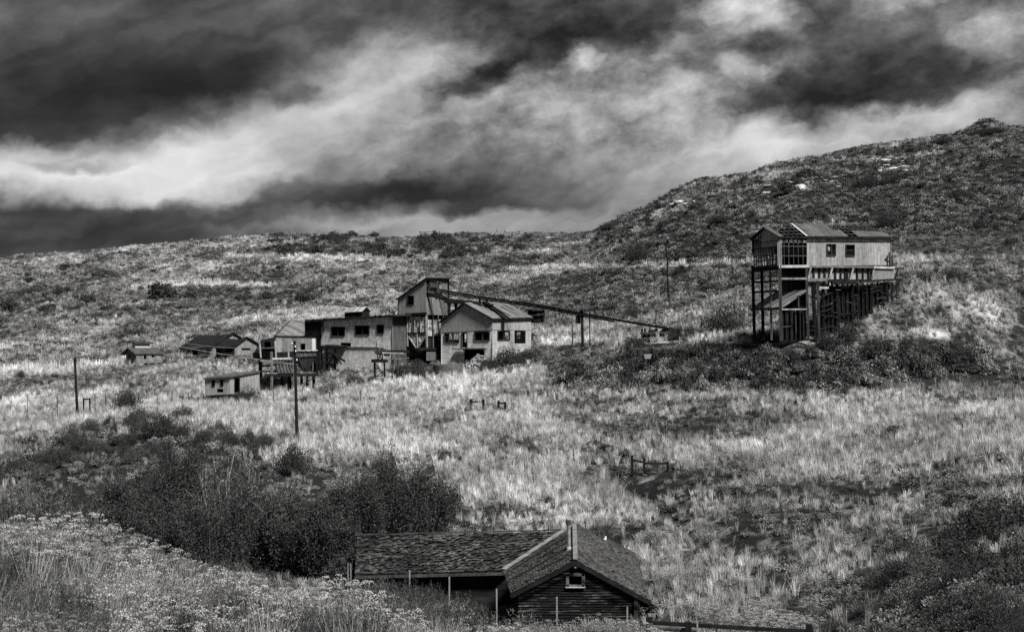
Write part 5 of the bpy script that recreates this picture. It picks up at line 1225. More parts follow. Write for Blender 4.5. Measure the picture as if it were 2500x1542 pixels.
mb = MB(); mb.tube([P(1387.5, 1279, 63.5), P(1387.3, 1269, 63.5)], .12, 10); mesh_obj('pipe_cap', mb, IRON, pipe)
mb = MB(); mb.tube([P(1389.5, 1344, 63.4), P(1389.4, 1334, 63.4)], .14, 10, .10); mesh_obj('pipe_collar', mb, W_PALE, pipe)
q = lerp(pk, bR, .46); mb = MB(); mb.tube([q-Vector((0, 0, .2)), q+Vector((0, 0, .38))], .11, 10); mesh_obj('roof_vent', mb, IRON, ct)
mb = MB(); mb.slab([q+Vector((-.35, -.4, -.12)), q+Vector((.1, -.4, -.2)), q+Vector((.2, .1, .05)), q+Vector((-.2, .1, .1))], (0, 0, .05)); mesh_obj('vent_flashing', mb, W_PALE, ct)
q = lerp(pk, bR, .18); mb = MB(); mb.tube([q-Vector((0, 0, .2)), q+Vector((0, 0, .36))], .035, 6); mesh_obj('vent_pipe', mb, IRON, ct)
# long wing behind
w0 = P(872, 1308.5, 70); w1 = P(1392, 1296.5, 70); w3 = P(866, 1402, 67.4); w2 = P(1236, 1397, 67.4)
w1.z = w0.z = (w0.z+w1.z)/2; w2.z = w3.z = (w2.z+w3.z)/2
wing = thing('bunkhouse', (-3, 69, -14), 'long low house with ragged mossy shingle roof joined behind the cottage', 'house')
w2b = Vector((w2.x+2.4, w2.y, w2.z))
mb = MB(); mb.slab([w3, w2, w2+Vector((0, 0, 0)), w1, w0], nz); wr_ = mesh_obj('roof', mb, W_BLACK, wing)
mb = MB(); mb.slab([w0, w1, Vector((w1.x, 73, w2.z)), Vector((w0.x, 73, w2.z))], nz); mesh_obj('rear_roof', mb, W_DARK, wing)
mtS, N = new_mat('mossy_shingles'); pos = N.n('NewGeometry').outputs['Position']
n1 = N.noise(N.scl(pos, (5, 5, 9)), 1.0, 4, .7); n2 = N.noise(N.scl(pos, (.5, .5, 2)), 1.0, 4, .6); n3 = N.noise(N.scl(pos, (14, 3, 26)), 1.0, 2, .6)
a = N.n('TexWhiteNoise', {'Vector': N.n('VectorMath', {0: N.scl(pos, (4.8, 4.0, 12.0)), 1: (0, 0, 0)}, operation='FLOOR').outputs[0]}).outputs['Value']
v = N.m('MULTIPLY', N.mr(N.m('ADD', N.m('MULTIPLY', n1, .5), N.m('ADD', N.m('MULTIPLY', n2, .4), N.m('MULTIPLY', n3, .25))), .50, .68, .005, .058), N.mr(a, 0, 1, .3, 1.7))
finish(N, N.grey(v), .85, n1, .4, .02, .25)
shingle_field(w3, w2, w1+Vector((-.2, 0, 0)), w0, 15, 44, mtS, 5, .20, 'shingles', wr_, .06, 1.7)
mb = MB(); n = 9
for k in range(n):
    a, b = lerp(w0, w1, k/n), lerp(w0, w1, (k+1)/n); mb.beam(a+Vector((-.1, 0, .09-.02*(k % 2))), b+Vector((0, 0, .09-.02*(k % 2))), .16, .05)
mesh_obj('ridge_board', mb, W_DARK, wing)
mb = MB(); mb.beam(w3+Vector((0, -.05, -.08)), w2+Vector((-.1, -.05, -.08)), .08, .12); each('eave_board', mb, W_DARK, wing)
mb = MB(); vwall(mb, w3+Vector((.3, .5, -.05)), w2+Vector((.6, .5, -.05)), -14.8, .12); vwall(mb, (w3.x+.3, 68, w3.z), (w3.x+.3, 72.6, w3.z), -14.8, .12); mb.slab([Vector((w3.x+.3, 67.9, w3.z)), Vector((w3.x+.3, 72.6, w3.z)), Vector((w0.x+.3, 70, w0.z-.05))], (.1, 0, 0)); mesh_obj('wall', mb, m_wood('wing_boards', .012, .9, True), wing)
# broken porch to the right
pr = thing('broken_porch', G(1620, 61), 'collapsed porch roof of torn boards and a thin pole right of the cottage', 'porch')
mb = MB(); rr = random.Random(8)
for k in range(22):
    a = P(rr.uniform(1556, 1605), rr.uniform(1476, 1515), 60.3+rr.random()*1.4); mb.beam(a, a+Vector((rr.uniform(-.5, .6), rr.uniform(-.2, .4), rr.uniform(-.35, .2))), rr.uniform(.08, .2), .03)
each('torn_board', mb, W_BLACK, pr)
mb = MB(); mb.slab([P(1582, 1497, 60.2), P(1601, 1497, 60.2), P(1601, 1506, 60.2), P(1583, 1506, 60.2)], (0, .1, 0)); mesh_obj('pale_board', mb, W_GREY, pr)
mb = MB(); mb.slab([P(1553, 1458, 60.4), P(1592, 1470, 60.6), P(1612, 1483, 61.5), P(1565, 1478, 62)], (0, 0, -.04)); mesh_obj('torn_sheet', mb, m_plain('torn_tin', .09, .5), pr)
mb = MB(); mb.tube([P(1612, 1487, 61), P(1678, 1472, 61.8)], .03, 6); mesh_obj('pale_pole', mb, W_PALE, pr)
mb = MB(); mb.slab([P(1608, 1488, 61.1), P(1678, 1474, 61.9), P(1700, 1452, 63.5), P(1640, 1480, 63)], (0, 0, -.05)); mesh_obj('sagging_roof', mb, W_BLACK, pr)
mb = MB()
for x in (1608, 1640, 1672):
    p = P(x, 1488-(x-1608)*.2, 61.4); mb.beam(p, (p.x, p.y, Hs(p.x, p.y)-.3), .1)
each('porch_post', mb, W_BLACK, pr)
# ------------------------------------------------------------------ poles, fences, wires
def single(name, mb, mat, loc, label, cat, group=None):
    o = mesh_obj(name, mb, mat, loc=loc); return tag(o, label, cat, group)
pole = thing('utility_pole', G(725.5, 117), 'tall dark utility pole with small insulators standing before the coal bin', 'pole')
gpos = G(725.5, 117, -.4); ptop = P(719.5, 832, 117)
mb = MB(); mb.tube([gpos, ptop*.4+gpos*.6, ptop], .16, 8, .10); mesh_obj('shaft', mb, W_BLACK, pole)
mb = MB(); c = P(719, 841, 117); mb.beam(c-Vector((.32, 0, 0)), c+Vector((.1, 0, 0)), .07); mesh_obj('crossarm', mb, W_GREY, pole)
for x, y in ((713, 839), (721, 847), (722, 858), (725, 879.5)):
    mb = MB(); c = P(x, y, 116.8); mb.tube([c, c+Vector((0, 0, .14))], .05, 6, .03); mesh_obj('insulator', mb, m_plain('white_glass_%d' % x, .7, .1), pole)
mb = MB(); mb.tube([P(722, 846, 117), P(754, 941, 121)], .018, 4); mesh_obj('guy_wire', mb, W_PALE, pole)
pole2 = thing('utility_pole', G(190.5, 150), 'bare leaning pole above the brushy bank on the left', 'pole')
mb = MB(); mb.tube([G(190.5, 150, -.4), P(186, 950, 150), P(182.5, 872, 150)], .16, 8, .12); mesh_obj('shaft', mb, W_BLACK, pole2)
pole3 = thing('utility_pole', G(1632, 235), 'thin dark pole on the hillside above the conveyor', 'pole')
mb = MB(); mb.tube([G(1632, 235, -.4), P(1629, 640, 235), P(1625.5, 597, 235)], .15, 7, .11); mesh_obj('shaft', mb, W_BLACK, pole3)
def small_pole(px, yt, Y, r, label, cross=None):
    g = G(px, Y, -.3); a = P(px-.8, yt, Y); mb = MB(); mb.tube([g, a], r, 6, r*.8)
    if cross: mb.beam(P(px-cross, yt+1.5, Y), P(px+cross, yt+1.5, Y), .09)
    return single('small_pole', mb, W_BLACK, g, label, 'pole')
small_pole(1602, 765, 186, .09, 'short pole with a cap standing above the lower conveyor', 3)
small_pole(1713, 775, 183, .07, 'short stake at the left edge of the big round bush')
small_pole(1508, 524, 447, .16, 'tiny utility pole with crossarm on the skyline at the foot of the hill', 8)
small_pole(1214, 558, 545, .13, 'tiny pole on the saddle skyline')
wm = m_plain('wire', .42, .1)
def wire(a, b, sag_, r=.014, label=None):
    mb = MB(); n = 14; pts = [a*(1-t)+b*t-Vector((0, 0, 4*sag_*t*(1-t))) for t in [k/n for k in range(n+1)]]
    mb.tube(pts, r, 4); return single('wire', mb, wm, a, label, 'wire')
wire(P(297, 813, 228), P(720, 888, 117), .4, .02, 'upper pale wire from the far shrub to the dark utility pole')
wire(P(440, 833, 240), P(719, 846, 117), .5, .016, 'pale wire crossing the black barn roof to the pole top')
wire(P(635, 881, 170), P(725, 889, 116.7), .05, .02, 'short pale wire from the coal bin to the pole')
for (xa, ya, xb, yb, Y, lb) in ((795, 1028, 815, 1108, 112, 'pale leaning guy guard nearest the dark pole'), (828, 1015, 853, 1060, 116, 'second pale leaning guy guard in the field grass')):
    mb = MB(); mb.tube([P(xa, ya, Y+2), P(xb, yb, Y)], .03, 5); single('guy_guard', mb, W_PALE, P(xb, yb, Y), lb, 'guy wire')
def brace(name, label, xs, ytop, ybase, Y, rails, w=.17, mat=None):
    t = thing(name, G(sum(xs)/len(xs), Y), label, 'fence')
    for x in list(xs)+[(a+b)/2 for a, b in zip(xs, xs[1:])]:
        for dy_ in (-1.4, -2.8): q = G(x, Y+dy_); KEEP_CLEAR.append((q.x, q.y, .8))
    for x in xs:
        mb = MB(); mb.beam(P(x-.5, ytop(x), Y), G(x, Y, -.3), w*1.15); mesh_obj('post', mb, W_BLACK, t)
    mb = MB()
    for a, b in rails: mb.beam(P(*a, Y), P(*b, Y), .15)
    mesh_obj('rail', mb, W_BLACK, t)
brace('fence_brace', 'H shaped fence brace in the grass right of the low ruined wall', (1150.5, 1180.5), lambda x: 974, 0, 142, [((1150, 980.5), (1180, 980))])
brace('fence_brace', 'second H shaped fence brace with one fallen rail in the mid field', (1217.5, 1233.5), lambda x: 977 if x < 1220 else 980, 0, 140, [((1217, 983), (1233, 984)), ((1217, 994), (1234, 999))])
brace('fence_brace', 'large three post fence brace with a sloping rail in the near field', (1543.5, 1573, 1630), lambda x: {1543.5: 1111, 1573: 1117, 1630: 1126}[x], 0, 105, [((1544, 1122), (1573, 1128)), ((1573, 1130), (1630, 1131))], .14)
brace('fence_brace', 'small H shaped brace beside the bare leaning pole', (204.5, 219.5), lambda x: 971, 0, 158, [((204, 974), (219, 974))], .11)
brace('fence_brace', 'tiny fence brace on the skyline left of centre', (641, 668), lambda x: 571, 0, 552, [((641, 574), (668, 573))], .22)
brace('fence_brace', 'tiny fence brace on the skyline at the centre', (1026, 1058, 1073), lambda x: 564, 0, 552, [((1026, 566.5), (1058, 565))], .22)
def stake(px, yt, Y, w, mat, label, group=None, cat='fence post'):
    g = G(px, Y, -.25); mb = MB(); mb.beam(P(px-.4, yt, Y), g, w, w*.7); return single('fence_post', mb, mat, g, label, cat, group)
stake(1012.5, 940, 165, .42, W_BLACK, 'stout black stump post in pale grass below the block building')
for px, yt, Y in ((1747, 1140, 97), (1869, 1148, 94), (2004, 1156, 91), (2150, 1172, 85), (2308, 1178, 80), (2498, 1172, 73), (1700, 1128, 99), (1400, 1095, 110), (1355, 1078, 115)):
    stake(px, yt, Y, .06, W_DARK, 'thin wire fence stake in a line across the near field', 'wire fence stakes across the near field')
for k, px in enumerate((68, 140, 232, 258, 290, 384, 420, 461, 497, 545, 668, 805, 880)):
    stake(px, 963-px*.012+(k % 3), 156, .07, W_DARK, 'thin wire fence stake in the light grass below the shack', 'wire fence stakes below the shack')
for k in range(30):
    px = 60+k*45+((k*7) % 13); py = float(np.interp(px, [0, 300, 700, 1000, 1430], [618, 596, 568, 563, 560]))
    g = G(px, 548, -.3); mb = MB(); mb.beam(g, g+Vector((.05*(k % 3-1), 0, 1.5)), .13)
    single('fence_post', mb, W_DARK, g, 'tiny fence post along the far skyline', 'fence post', 'fence posts along the far skyline')
M_TPOST = m_plain('galvanised_stake', .20, .4, 8, .6, .3)
for px, yt, Y, lb in ((1000.5, 1391, 30, 'pale metal stake left of the cottage near the bunkhouse eave'), (1097.5, 1407, 30, 'second pale metal stake in front of the bunkhouse wall'), (1360, 1456, 28, 'pale metal stake in front of the cottage gable'), (1532, 1481, 27, 'pale metal stake at the corner of the cottage'), (1703, 1515, 27, 'pale metal stake at the bottom edge right of the cottage'),
                      (850, 1374, 32, 'short pale stake at the left end of the bunkhouse roof'), (857, 1375, 33, 'shortest pale stake beside the bunkhouse'), (1213, 1436, 29, 'faint thin stake between bunkhouse and cottage')):
    g = G(px, Y, -.25); mb = MB(); r_ = .017 if px > 990 else .012 if px != 1213 else .007; a = P(px-.5, yt, Y)
    mb.beam(a, g, r_*1.6, r_*.6); mb.beam(a+Vector((0, .01, 0)), g+Vector((0, .01, 0)), r_*.6, r_*1.6); single('metal_stake', mb, M_TPOST, g, lb, 'fence stake')
for a, b in ((1000.5, 1097.5), (1097.5, 1360), (1360, 1532), (1532, 1703)):
    pass
# dark rail fence at the bottom edge
rf = thing('rail_fence', G(1800, 33), 'dark timber rail fence cut off by the bottom edge of the picture', 'fence')
mb = MB(); mb.beam(P(1588, 1519, 33), P(1985, 1541, 33), .07, .09); mesh_obj('rail', mb, W_BLACK, rf)
mb = MB(); mb.beam(P(1588, 1530, 33.2), P(1700, 1538, 33.2), .08, .1); mesh_obj('rail', mb, W_GREY, rf)
for x, yt in ((1585, 1505), (1680, 1517), (1975, 1523)):
    mb = MB(); mb.beam(P(x, yt, 33), G(x, 33, -.2), .13); mesh_obj('post', mb, W_BLACK, rf)
# concrete remains
def block_(name, label, pts, Y, thick, mat=None, cat='wall'):
    a = [P(x, y, Y) for x, y in pts]; mb = MB(); mb.slab(a, (0, thick, 0)); b = sum(a, Vector())/len(a); return single(name, mb, mat or CONC, b, label, cat)
m_cd = m_plain('mossy_concrete', .07, .5, 1.5)
block_('retaining_wall', 'low pale concrete wall below the gable building', [(1216, 897), (1300, 888), (1312, 892), (1312, 905), (1216, 908)], 176, .5, m_cd)
block_('concrete_slab', 'dark edge of a concrete slab in pale grass below the ruins', [(1128, 939), (1140, 934), (1240, 934), (1255, 940), (1255, 944), (1128, 944)], 166, 2.5, m_cd, 'slab')
mb = MB(); q = P(1093, 889, 181); mb.tube([Vector((q.x, q.y, q.z-2.2)), q, q+Vector((0, 0, .01))], 1.9, 22); single('tank', mb, m_cd, q, 'round stained concrete tank below the gable building', 'tank')
block_('plinth', 'small white concrete plinth among sage on the bank below the conveyor', [(1572, 865), (1592, 864), (1588, 875), (1575, 876)], 160.5, .6, m_plain('plinth_white', .16), 'plinth')
mb = MB(); rr = random.Random(31)
for k in range(150):
    x = rr.uniform(1140, 1196); top = float(np.interp(x, [1140, 1172, 1196], [893, 860, 890])); y = top+(898-top)*rr.random(); p = P(x, y, 186.9-rr.random()*.9-(y-top)*.02)
    d = Vector((rr.gauss(0, 1), rr.gauss(0, 1), rr.gauss(0, 1))).normalized()*rr.uniform(.12, .4); mb.beam(p, p+d, rr.uniform(.15, .45), rr.uniform(.1, .35))
single('rubble_heap', mb, m_plain('rubble', .22, .6, 3), P(1170, 892, 186.5), 'pale rubble heap spilling from the basement opening', 'rubble')
rr = random.Random(63)
for px, Y in ((845, 184), (880, 183), (1005, 176), (1060, 175), (1110, 174), (780, 168), (655, 166), (1330, 186), (1360, 180), (1540, 178), (1690, 172), (1925, 151), (2010, 151)):
    g = G(px, Y, .25); an = rr.uniform(-.6, .6); d = Vector((math.cos(an), rr.uniform(-.3, .3), rr.uniform(-.12, .22)))*rr.uniform(1.0, 1.9)
    mb = MB(); mb.beam(g-d, g+d, rr.uniform(.14, .26), .08); single('fallen_timber', mb, rr.choice([W_BLACK, W_DARK, W_GREY]), g, 'fallen timber lying in the brush around the mine ruins', 'timber', 'fallen timbers around the ruins')
# ------------------------------------------------------------------ rocks on the right hill
def rock_mesh(seed, mat):
    r = np.random.RandomState(seed); import bmesh
    bm = bmesh.new(); bmesh.ops.create_icosphere(bm, subdivisions=2, radius=1)
    for v in bm.verts:
        n = v.co.normalized(); f = .75+.5*float(vnoise(np.array([n.x*1.7+seed]), np.array([n.y*1.7+n.z*2.3]), seed)[0]); v.co = n*f
        v.co.z = max(-.5, min(.42, v.co.z*.7)); v.co.x *= 1.3
    me = bpy.data.meshes.new('rock'); bm.to_mesh(me); bm.free(); me.materials.append(mat); return me
m_rock = m_plain('sandstone', .36, .4, 2.0)
rocks = [rock_mesh(s, m_rock) for s in (1, 2, 3)]
def put(name, me, loc, s, rz, label, cat, group=None, sz=None, mat=None):
    o = bpy.data.objects.new(name, me); COL.objects.link(o); o.location = loc; o.rotation_euler = (0, 0, rz); o.scale = (s, s, s if sz is None else sz)
    if mat: o.material_slots[0].link = 'OBJECT'; o.material_slots[0].material = mat
    return tag(o, label, cat, group)
rr = random.Random(21)
def hill_loc(px, py, lo=150, hi=600):
    """the ground point seen at a photo pixel"""
    a, b = ab(px, py); ys = np.exp(np.linspace(math.log(lo), math.log(hi), 900)); g = H(a/F*ys, ys)
    d = g-b/F*ys; k = np.argmax(d > 0)
    Yh = ys[k] if d[k] > 0 else 380.0
    return Vector((a/F*Yh, Yh, b/F*Yh))
for k, (px, py, s) in enumerate(((1648, 500, 1.9), (1664, 494, 2.3), (1680, 499, 1.7), (1693, 493, 1.5), (1658, 506, 1.4), (1953, 462, 1.8), (1956, 455, 1.2), (2180, 412, 1.5), (2205, 408, 1.3), (2148, 418, 1.2), (2160, 392, 1.6), (2190, 388, 1.3), (1500, 606, .9), (1484, 612, .8), (1782, 620, .9), (1812, 616, .8))):
    lb = {5: 'tall pale boulder alone high on the right hill', 6: 'small rock on top of the tall pale boulder'}.get(k)
    grp = None
    if not lb:
        grp = 'pale outcrop rocks below the skyline' if k < 5 else 'scattered pale rocks high on the right hill' if k < 12 else 'small white stones low on the hillside'
        lb = {0: 'pale sandstone rock in the outcrop below the skyline', 1: 'light boulder among sage high on the right hill', 2: 'small white stone low on the hillside behind the conveyor'}[0 if k < 5 else 1 if k < 12 else 2]
    put('rock', rocks[k % 3], hill_loc(px, py), s*.8, rr.random()*6, lb, 'rock', grp, s*(1.3 if k == 5 else .55))

for k in range(34):
    c = ((1665, 500, 34, 12), (2160, 402, 70, 18), (1950, 458, 50, 16), (1990, 440, 90, 20))[k % 4]; px, py = c[0]+rr.gauss(0, .6)*c[2], c[1]+rr.gauss(0, .5)*c[3]
    s_ = rr.uniform(.5, 1.3); put('rock', rocks[k % 3], hill_loc(px, py), s_, rr.random()*6, 'weathered ledge rock among sage on the right hill', 'rock', 'ledge rocks on the right hill', s_*.45)
# ------------------------------------------------------------------ shrubs one can tell apart
def shrub_big(seed, n, size, mat, flat=.75, nl=16):
    C = lumpy(n, seed, nl, flat, .35); V, Q = leaf_cards(C, size, seed, .5); t = twigs(26, .75, .8, .03, seed, .2)
    V, Q, T = merge([(V, Q, np.repeat(np.random.RandomState(seed).rand(len(C)), 4)*.6), (t[0], t[1], 0)]); return card_mesh('shrub', V, Q, mat, T)
shr = [shrub_big(300+i, 5200, .030, S_DARK, .7) for i in range(4)]
shr_s = [shrub_big(320+i, 900, .075, S_DARK, .7, 9) for i in range(4)]
n_ = 0
def shrub(px, py, w, hgt, label, group=None, mat=None, big=False, lo=150, hi=600, Y=None):
    """w, hgt: size in photo pixels; (px, py) = foot of the shrub"""
    global n_; n_ += 1
    p = hill_loc(px, py, lo, hi) if Y is None else G(px, Y)
    if p.y > 230: w, hgt = w*1.2, hgt*1.25
    sx = w/2/F*p.y/.85; sz = hgt/F*p.y/.62
    o = put('shrub', (shr if big else shr_s)[n_ % 4], p-Vector((0, 0, sz*.05)), sx, n_*1.7, label, 'shrub', group, sz, mat)
    o.scale = (sx, sx*.9, sz)
HILL = 'dark shrubs dotted over the far hillside'
for px, py, w, h, lb in ((157, 657, 40, 13, 'lone dark shrub highest on the left hillside'), (65, 688, 38, 9, 'flat dark shrub below the left skyline'), (24, 757, 60, 22, 'wide dark shrub at the left edge of the hillside'), (120, 757, 44, 14, 'low dark shrub beside the wide one at the left edge'),
        (212, 742, 46, 24, 'pair shaped dark shrub mid left hillside'), (147, 714, 46, 12, 'thin dark shrub above the pair shaped one'), (385, 728, 100, 30, 'broad dark thicket on the hillside above the barns'), (265, 757, 44, 14, 'small dark shrub right of the pair shaped one'),
        (322, 822, 62, 18, 'dark dense shrub just above the stone hut'), (590, 738, 50, 16, 'left of three dark shrubs on the slope above the coal bin'), (648, 735, 46, 20, 'middle of three dark shrubs above the coal bin'), (740, 733, 60, 22, 'right of three dark shrubs above the block building'),
        (465, 722, 40, 10, 'low shrub right of the broad dark thicket'), (700, 625, 60, 18, 'dark brush patch left below the centre skyline'), (760, 622, 60, 20, 'dark brush patch centre left below the skyline')):
    shrub(px, py, w, h, lb, 'shrubs on the left hillside')
EXTRA = {}
def extra(key, px, py, w, tint, lo=150, hi=600, loc=None, s=None):
    p = hill_loc(px, py, lo, hi) if loc is None else loc
    EXTRA.setdefault(key, []).append((p.x, p.y, (w/2/F*p.y/.85) if s is None else s, tint))
rr = random.Random(44)
for k in range(150):
    px = rr.uniform(620, 1330); py = rr.uniform(578, 632)
    if abs(px-1000) > 390*rr.random()**.3 : continue
    if k > 66: extra('far', px, py, rr.uniform(16, 40), 1.0, lo=330); continue
    shrub(px, py, rr.uniform(22, 48), rr.uniform(9, 17), 'dark sage in the brushy band under the middle skyline', 'dark sage under the middle skyline', lo=330)
for k in range(120):
    px = rr.uniform(0, 1150); py = rr.uniform(660, 810)
    if k > 21: extra('far', px, py, rr.uniform(12, 26), rr.uniform(.8, 2.2)); continue
    shrub(px, py, rr.uniform(14, 30), rr.uniform(6, 10), 'small dark sage dotted over the left hillside', HILL, S_MID)
for px, py, w, h, lb in ((1561, 640, 60, 36, 'round dark bush on the hillside left of the thin pole'), (1545, 778, 56, 26, 'round dark bush above the middle of the conveyor'), (1660, 668, 34, 16, 'small dark bush right of the thin hillside pole'),
        (1920, 470, 50, 22, 'dark bush beside the tall pale boulder'), (1968, 432, 44, 18, 'dark bush above the tall pale boulder'), (2120, 458, 70, 24, 'broad dark bush high in the middle of the right hill'), (2180, 448, 60, 22, 'dark bush right of the broad one high on the hill'),
        (2340, 488, 60, 18, 'flat dark bush on the upper right hill'), (2180, 552, 70, 26, 'dark bush just above the tipple roof on the right'), (2250, 548, 50, 14, 'low dark bush right of the tipple roof'), (2292, 622, 70, 22, 'dark bush right of the tipple wall'),
        (2260, 628, 40, 16, 'small dark bush between tipple and light slope'), (2330, 690, 60, 34, 'dark bush on the light slope right of the tipple'), (2260, 690, 44, 28, 'dark bush close to the tipple chute'), (1700, 508, 60, 12, 'dark ledge bush by the pale outcrop'),
        (1760, 545, 60, 16, 'dark bush on the mid slope under the outcrop'), (1500, 560, 70, 14, 'dark bush on the lower shoulder of the hill'), (2400, 560, 60, 20, 'dark bush at the right edge of the hill'), (2470, 600, 60, 20, 'rightmost dark bush on the hill'),
        (2420, 330, 70, 14, 'dark bush on the skyline at the top right'), (2300, 352, 60, 12, 'dark bush on the skyline above the right hill')):
    shrub(px, py, w, h, lb, 'bushes on the right hillside', big=w > 50)
for k in range(260):
    px = rr.uniform(1460, 2500); top = float(np.interp(px, [1460, 1740, 2000, 2500], [560, 440, 388, 315])); py = rr.uniform(top+12, 640)
    if 1820 < px < 2190 and py > 545: continue
    if k > 60: extra('far', px, py, rr.uniform(12, 36), rr.uniform(.7, 2.4)); continue
    shrub(px, py, rr.uniform(16, 46), rr.uniform(8, 16), 'dark sage scattered over the right hillside', 'dark sage on the right hillside', S_MID if rr.random() < .5 else None)
# near the ruins
for px, py, w, h, lb, Y in ((1765, 812, 112, 66, 'big round dark bush between conveyor and tipple', 172), (1700, 818, 70, 26, 'low bush at the foot of the big round one', 170), (1672, 832, 80, 34, 'dark bush at the right end of the timber bin', 174), (1545, 838, 60, 28, 'dark bush at the left end of the timber bin', 175), (1370, 800, 60, 18, 'dark bush above the pale grass right of the gable building', None), (1240, 888, 110, 48, 'large dark bush against the side of the gable building', 181), (1300, 872, 70, 34, 'dark bush at the far corner of the gable building', 182),
        (1190, 900, 60, 34, 'dark bush beside the basement opening', 180), (1010, 880, 66, 40, 'dark bush under the peeling panels', 181), (975, 900, 60, 34, 'dark bush under the pale rail of the drum tower', 179), (1040, 905, 60, 30, 'dark bush left of the concrete tank', 178), (860, 915, 60, 22, 'grey bush below the block wall', 181), (800, 930, 66, 30, 'grey bush between scaffold and coal bin', 172), (905, 920, 50, 22, 'grey bush at the foot of the drum tower', 176),
        (605, 968, 74, 42, 'round dark bush covering the right end of the shack', 162), (310, 1004, 84, 52, 'large dark bush in the light field right of the leaning pole', 152), (790, 955, 40, 20, 'small bush by the coal bin stilts', 168), (50, 925, 30, 20, 'small dark bush at the light track on the left', None)):
    shrub(px, py, w, h, lb, None, S_MID if 'grey' in lb else None, True, Y=Y)
for px, py, w, h, lb, Y in ((2065, 812, 90, 40, 'tangled creeper and brush under the tipple cribbing', 154), (2020, 835, 60, 40, 'dark brush at the foot of the tipple posts', 153), (1870, 838, 90, 34, 'dark brush between the tipple posts', 158)):
    shrub(px, py, w, h, lb, None, None, True, Y=Y)
# the dark bank below the tipple
rr = random.Random(77)
for k in range(330):
    px = rr.uniform(1370, 2420); lo_, hi_ = np.interp(px, [1440, 1700, 2360], [880, 838, 842]), np.interp(px, [1440, 1900, 2360], [950, 962, 905]); py = rr.uniform(lo_+14, hi_+6)
    mt_ = rr.choice([None, None, None, S_MID, S_MID, S_PALE])
    if k > 60: extra('bank', px, py, rr.uniform(30, 72), {None: .8, S_MID: 1.9, S_PALE: 3.5}[mt_], 140, 200); continue
    lb, gp_ = (('dark sage covering the bank below the tipple', 'dark sage on the bank below the tipple') if mt_ is None else ('grey sage covering the bank below the tipple', 'grey sage on the bank below the tipple') if mt_ is S_MID else ('pale sage among the dark bank below the tipple', 'pale sage on the bank below the tipple'))
    shrub(px, py, rr.uniform(36, 78), rr.uniform(24, 44), lb, gp_, mt_, lo=140, hi=200)
# left bank
for k in range(130):
    px = rr.uniform(20, 700); lo_ = np.interp(px, [0, 180, 430, 600, 700], [1135, 1040, 1010, 1060, 1110]); py = rr.uniform(lo_+8, lo_+105 if px < 450 else lo_+75)
    if k > 48: extra('bank', px, py, rr.uniform(30, 66), rr.choice([.8, 1.2, 2.2, 3.5]), 88, 175); continue
    top = py < lo_+40; mt_ = S_MID if rr.random() < .5 else None
    lb, gp_ = (('dark sage lining the upper edge of the left bank', 'sage along the upper edge of the left bank') if top else ('dark sage on the steep left bank', 'sage on the steep left bank'))
    shrub(px, py, rr.uniform(34, 80), rr.uniform(20, 42), lb, gp_, mt_, big=True, lo=88, hi=175)
for px, py, w, h, lb in ((395, 1075, 100, 62, 'broad dark sage on the crest of the left bank'), (350, 1040, 90, 44, 'grey sage behind the broad one on the left bank'), (610, 1090, 50, 40, 'upright black bush on the lip of the bank'), (700, 1075, 70, 24, 'low dark bush at the foot of the tall pole'), (720, 1160, 110, 70, 'dark overhanging thicket below the tall pole'), (660, 1235, 56, 44, 'pale round sage in the gully below the pole')):
    shrub(px, py, w, h, lb, None, S_PALE if 'pale' in lb else S_MID if 'grey' in lb else None, True, lo=85, hi=170)
# willows in the gully: stems and leaf clouds
def willow(px, Y, hgt, wid, seed, label, mat, pale=False):
    r = np.random.RandomState(seed); g = G(px, Y); t = thing('willow', g, label, 'bush')
    n = 26; tw = twigs(n, 1.08, .95, .05, seed, .25)
    mb = MB()
    for k in range(n):
        p0_, p1, p2 = tw[4][k], tw[3][k], tw[2][k]; S = lambda p: g+Vector((p[0]*wid/2, p[1]*wid/2*.8, p[2]*hgt))
        mb.tube([S(p0_), S(p1)+Vector((0, 0, .15)), S(p2)], .05, 4, .012)
        for _ in range(2):
            f = .5+.4*r.rand(); b = p1*(1-f)+p2*f; e = b+r.randn(3)*np.array([.16, .16, .08])+np.array([0, 0, .12]); mb.tube([S(b), S(e)], .018, 3, .006)
    mesh_obj('stems', mb, W_PALE if pale else M_TWIG, t)
    N_ = int(15000*(.4 if pale else 1)); k = r.randint(0, n, N_); f = r.rand(N_)**.55; cl_ = r.randn(N_, 3)*.085
    C = tw[3][k]*(1-f)[:, None]+tw[2][k]*f[:, None]+cl_+np.array([0, 0, .03])
    # clumps
    kc = lumpy(N_//2, seed, 22, .95, .3); kc[:, 2] *= 1.0
    C = np.concatenate([C, kc]); C = C[C[:, 2] > 0.0]*np.array([wid/2, wid/2*.8, hgt]); V, Q = leaf_cards(C, .062, seed, .5)
    me = card_mesh('leaves', V, Q, mat, np.repeat(np.clip(r.randn(len(C))*.4, 0, 2), 4)); o = bpy.data.objects.new('leaves', me); COL.objects.link(o); o.parent = t
    me.polygons.foreach_set('use_smooth', np.zeros(len(me.polygons), bool))
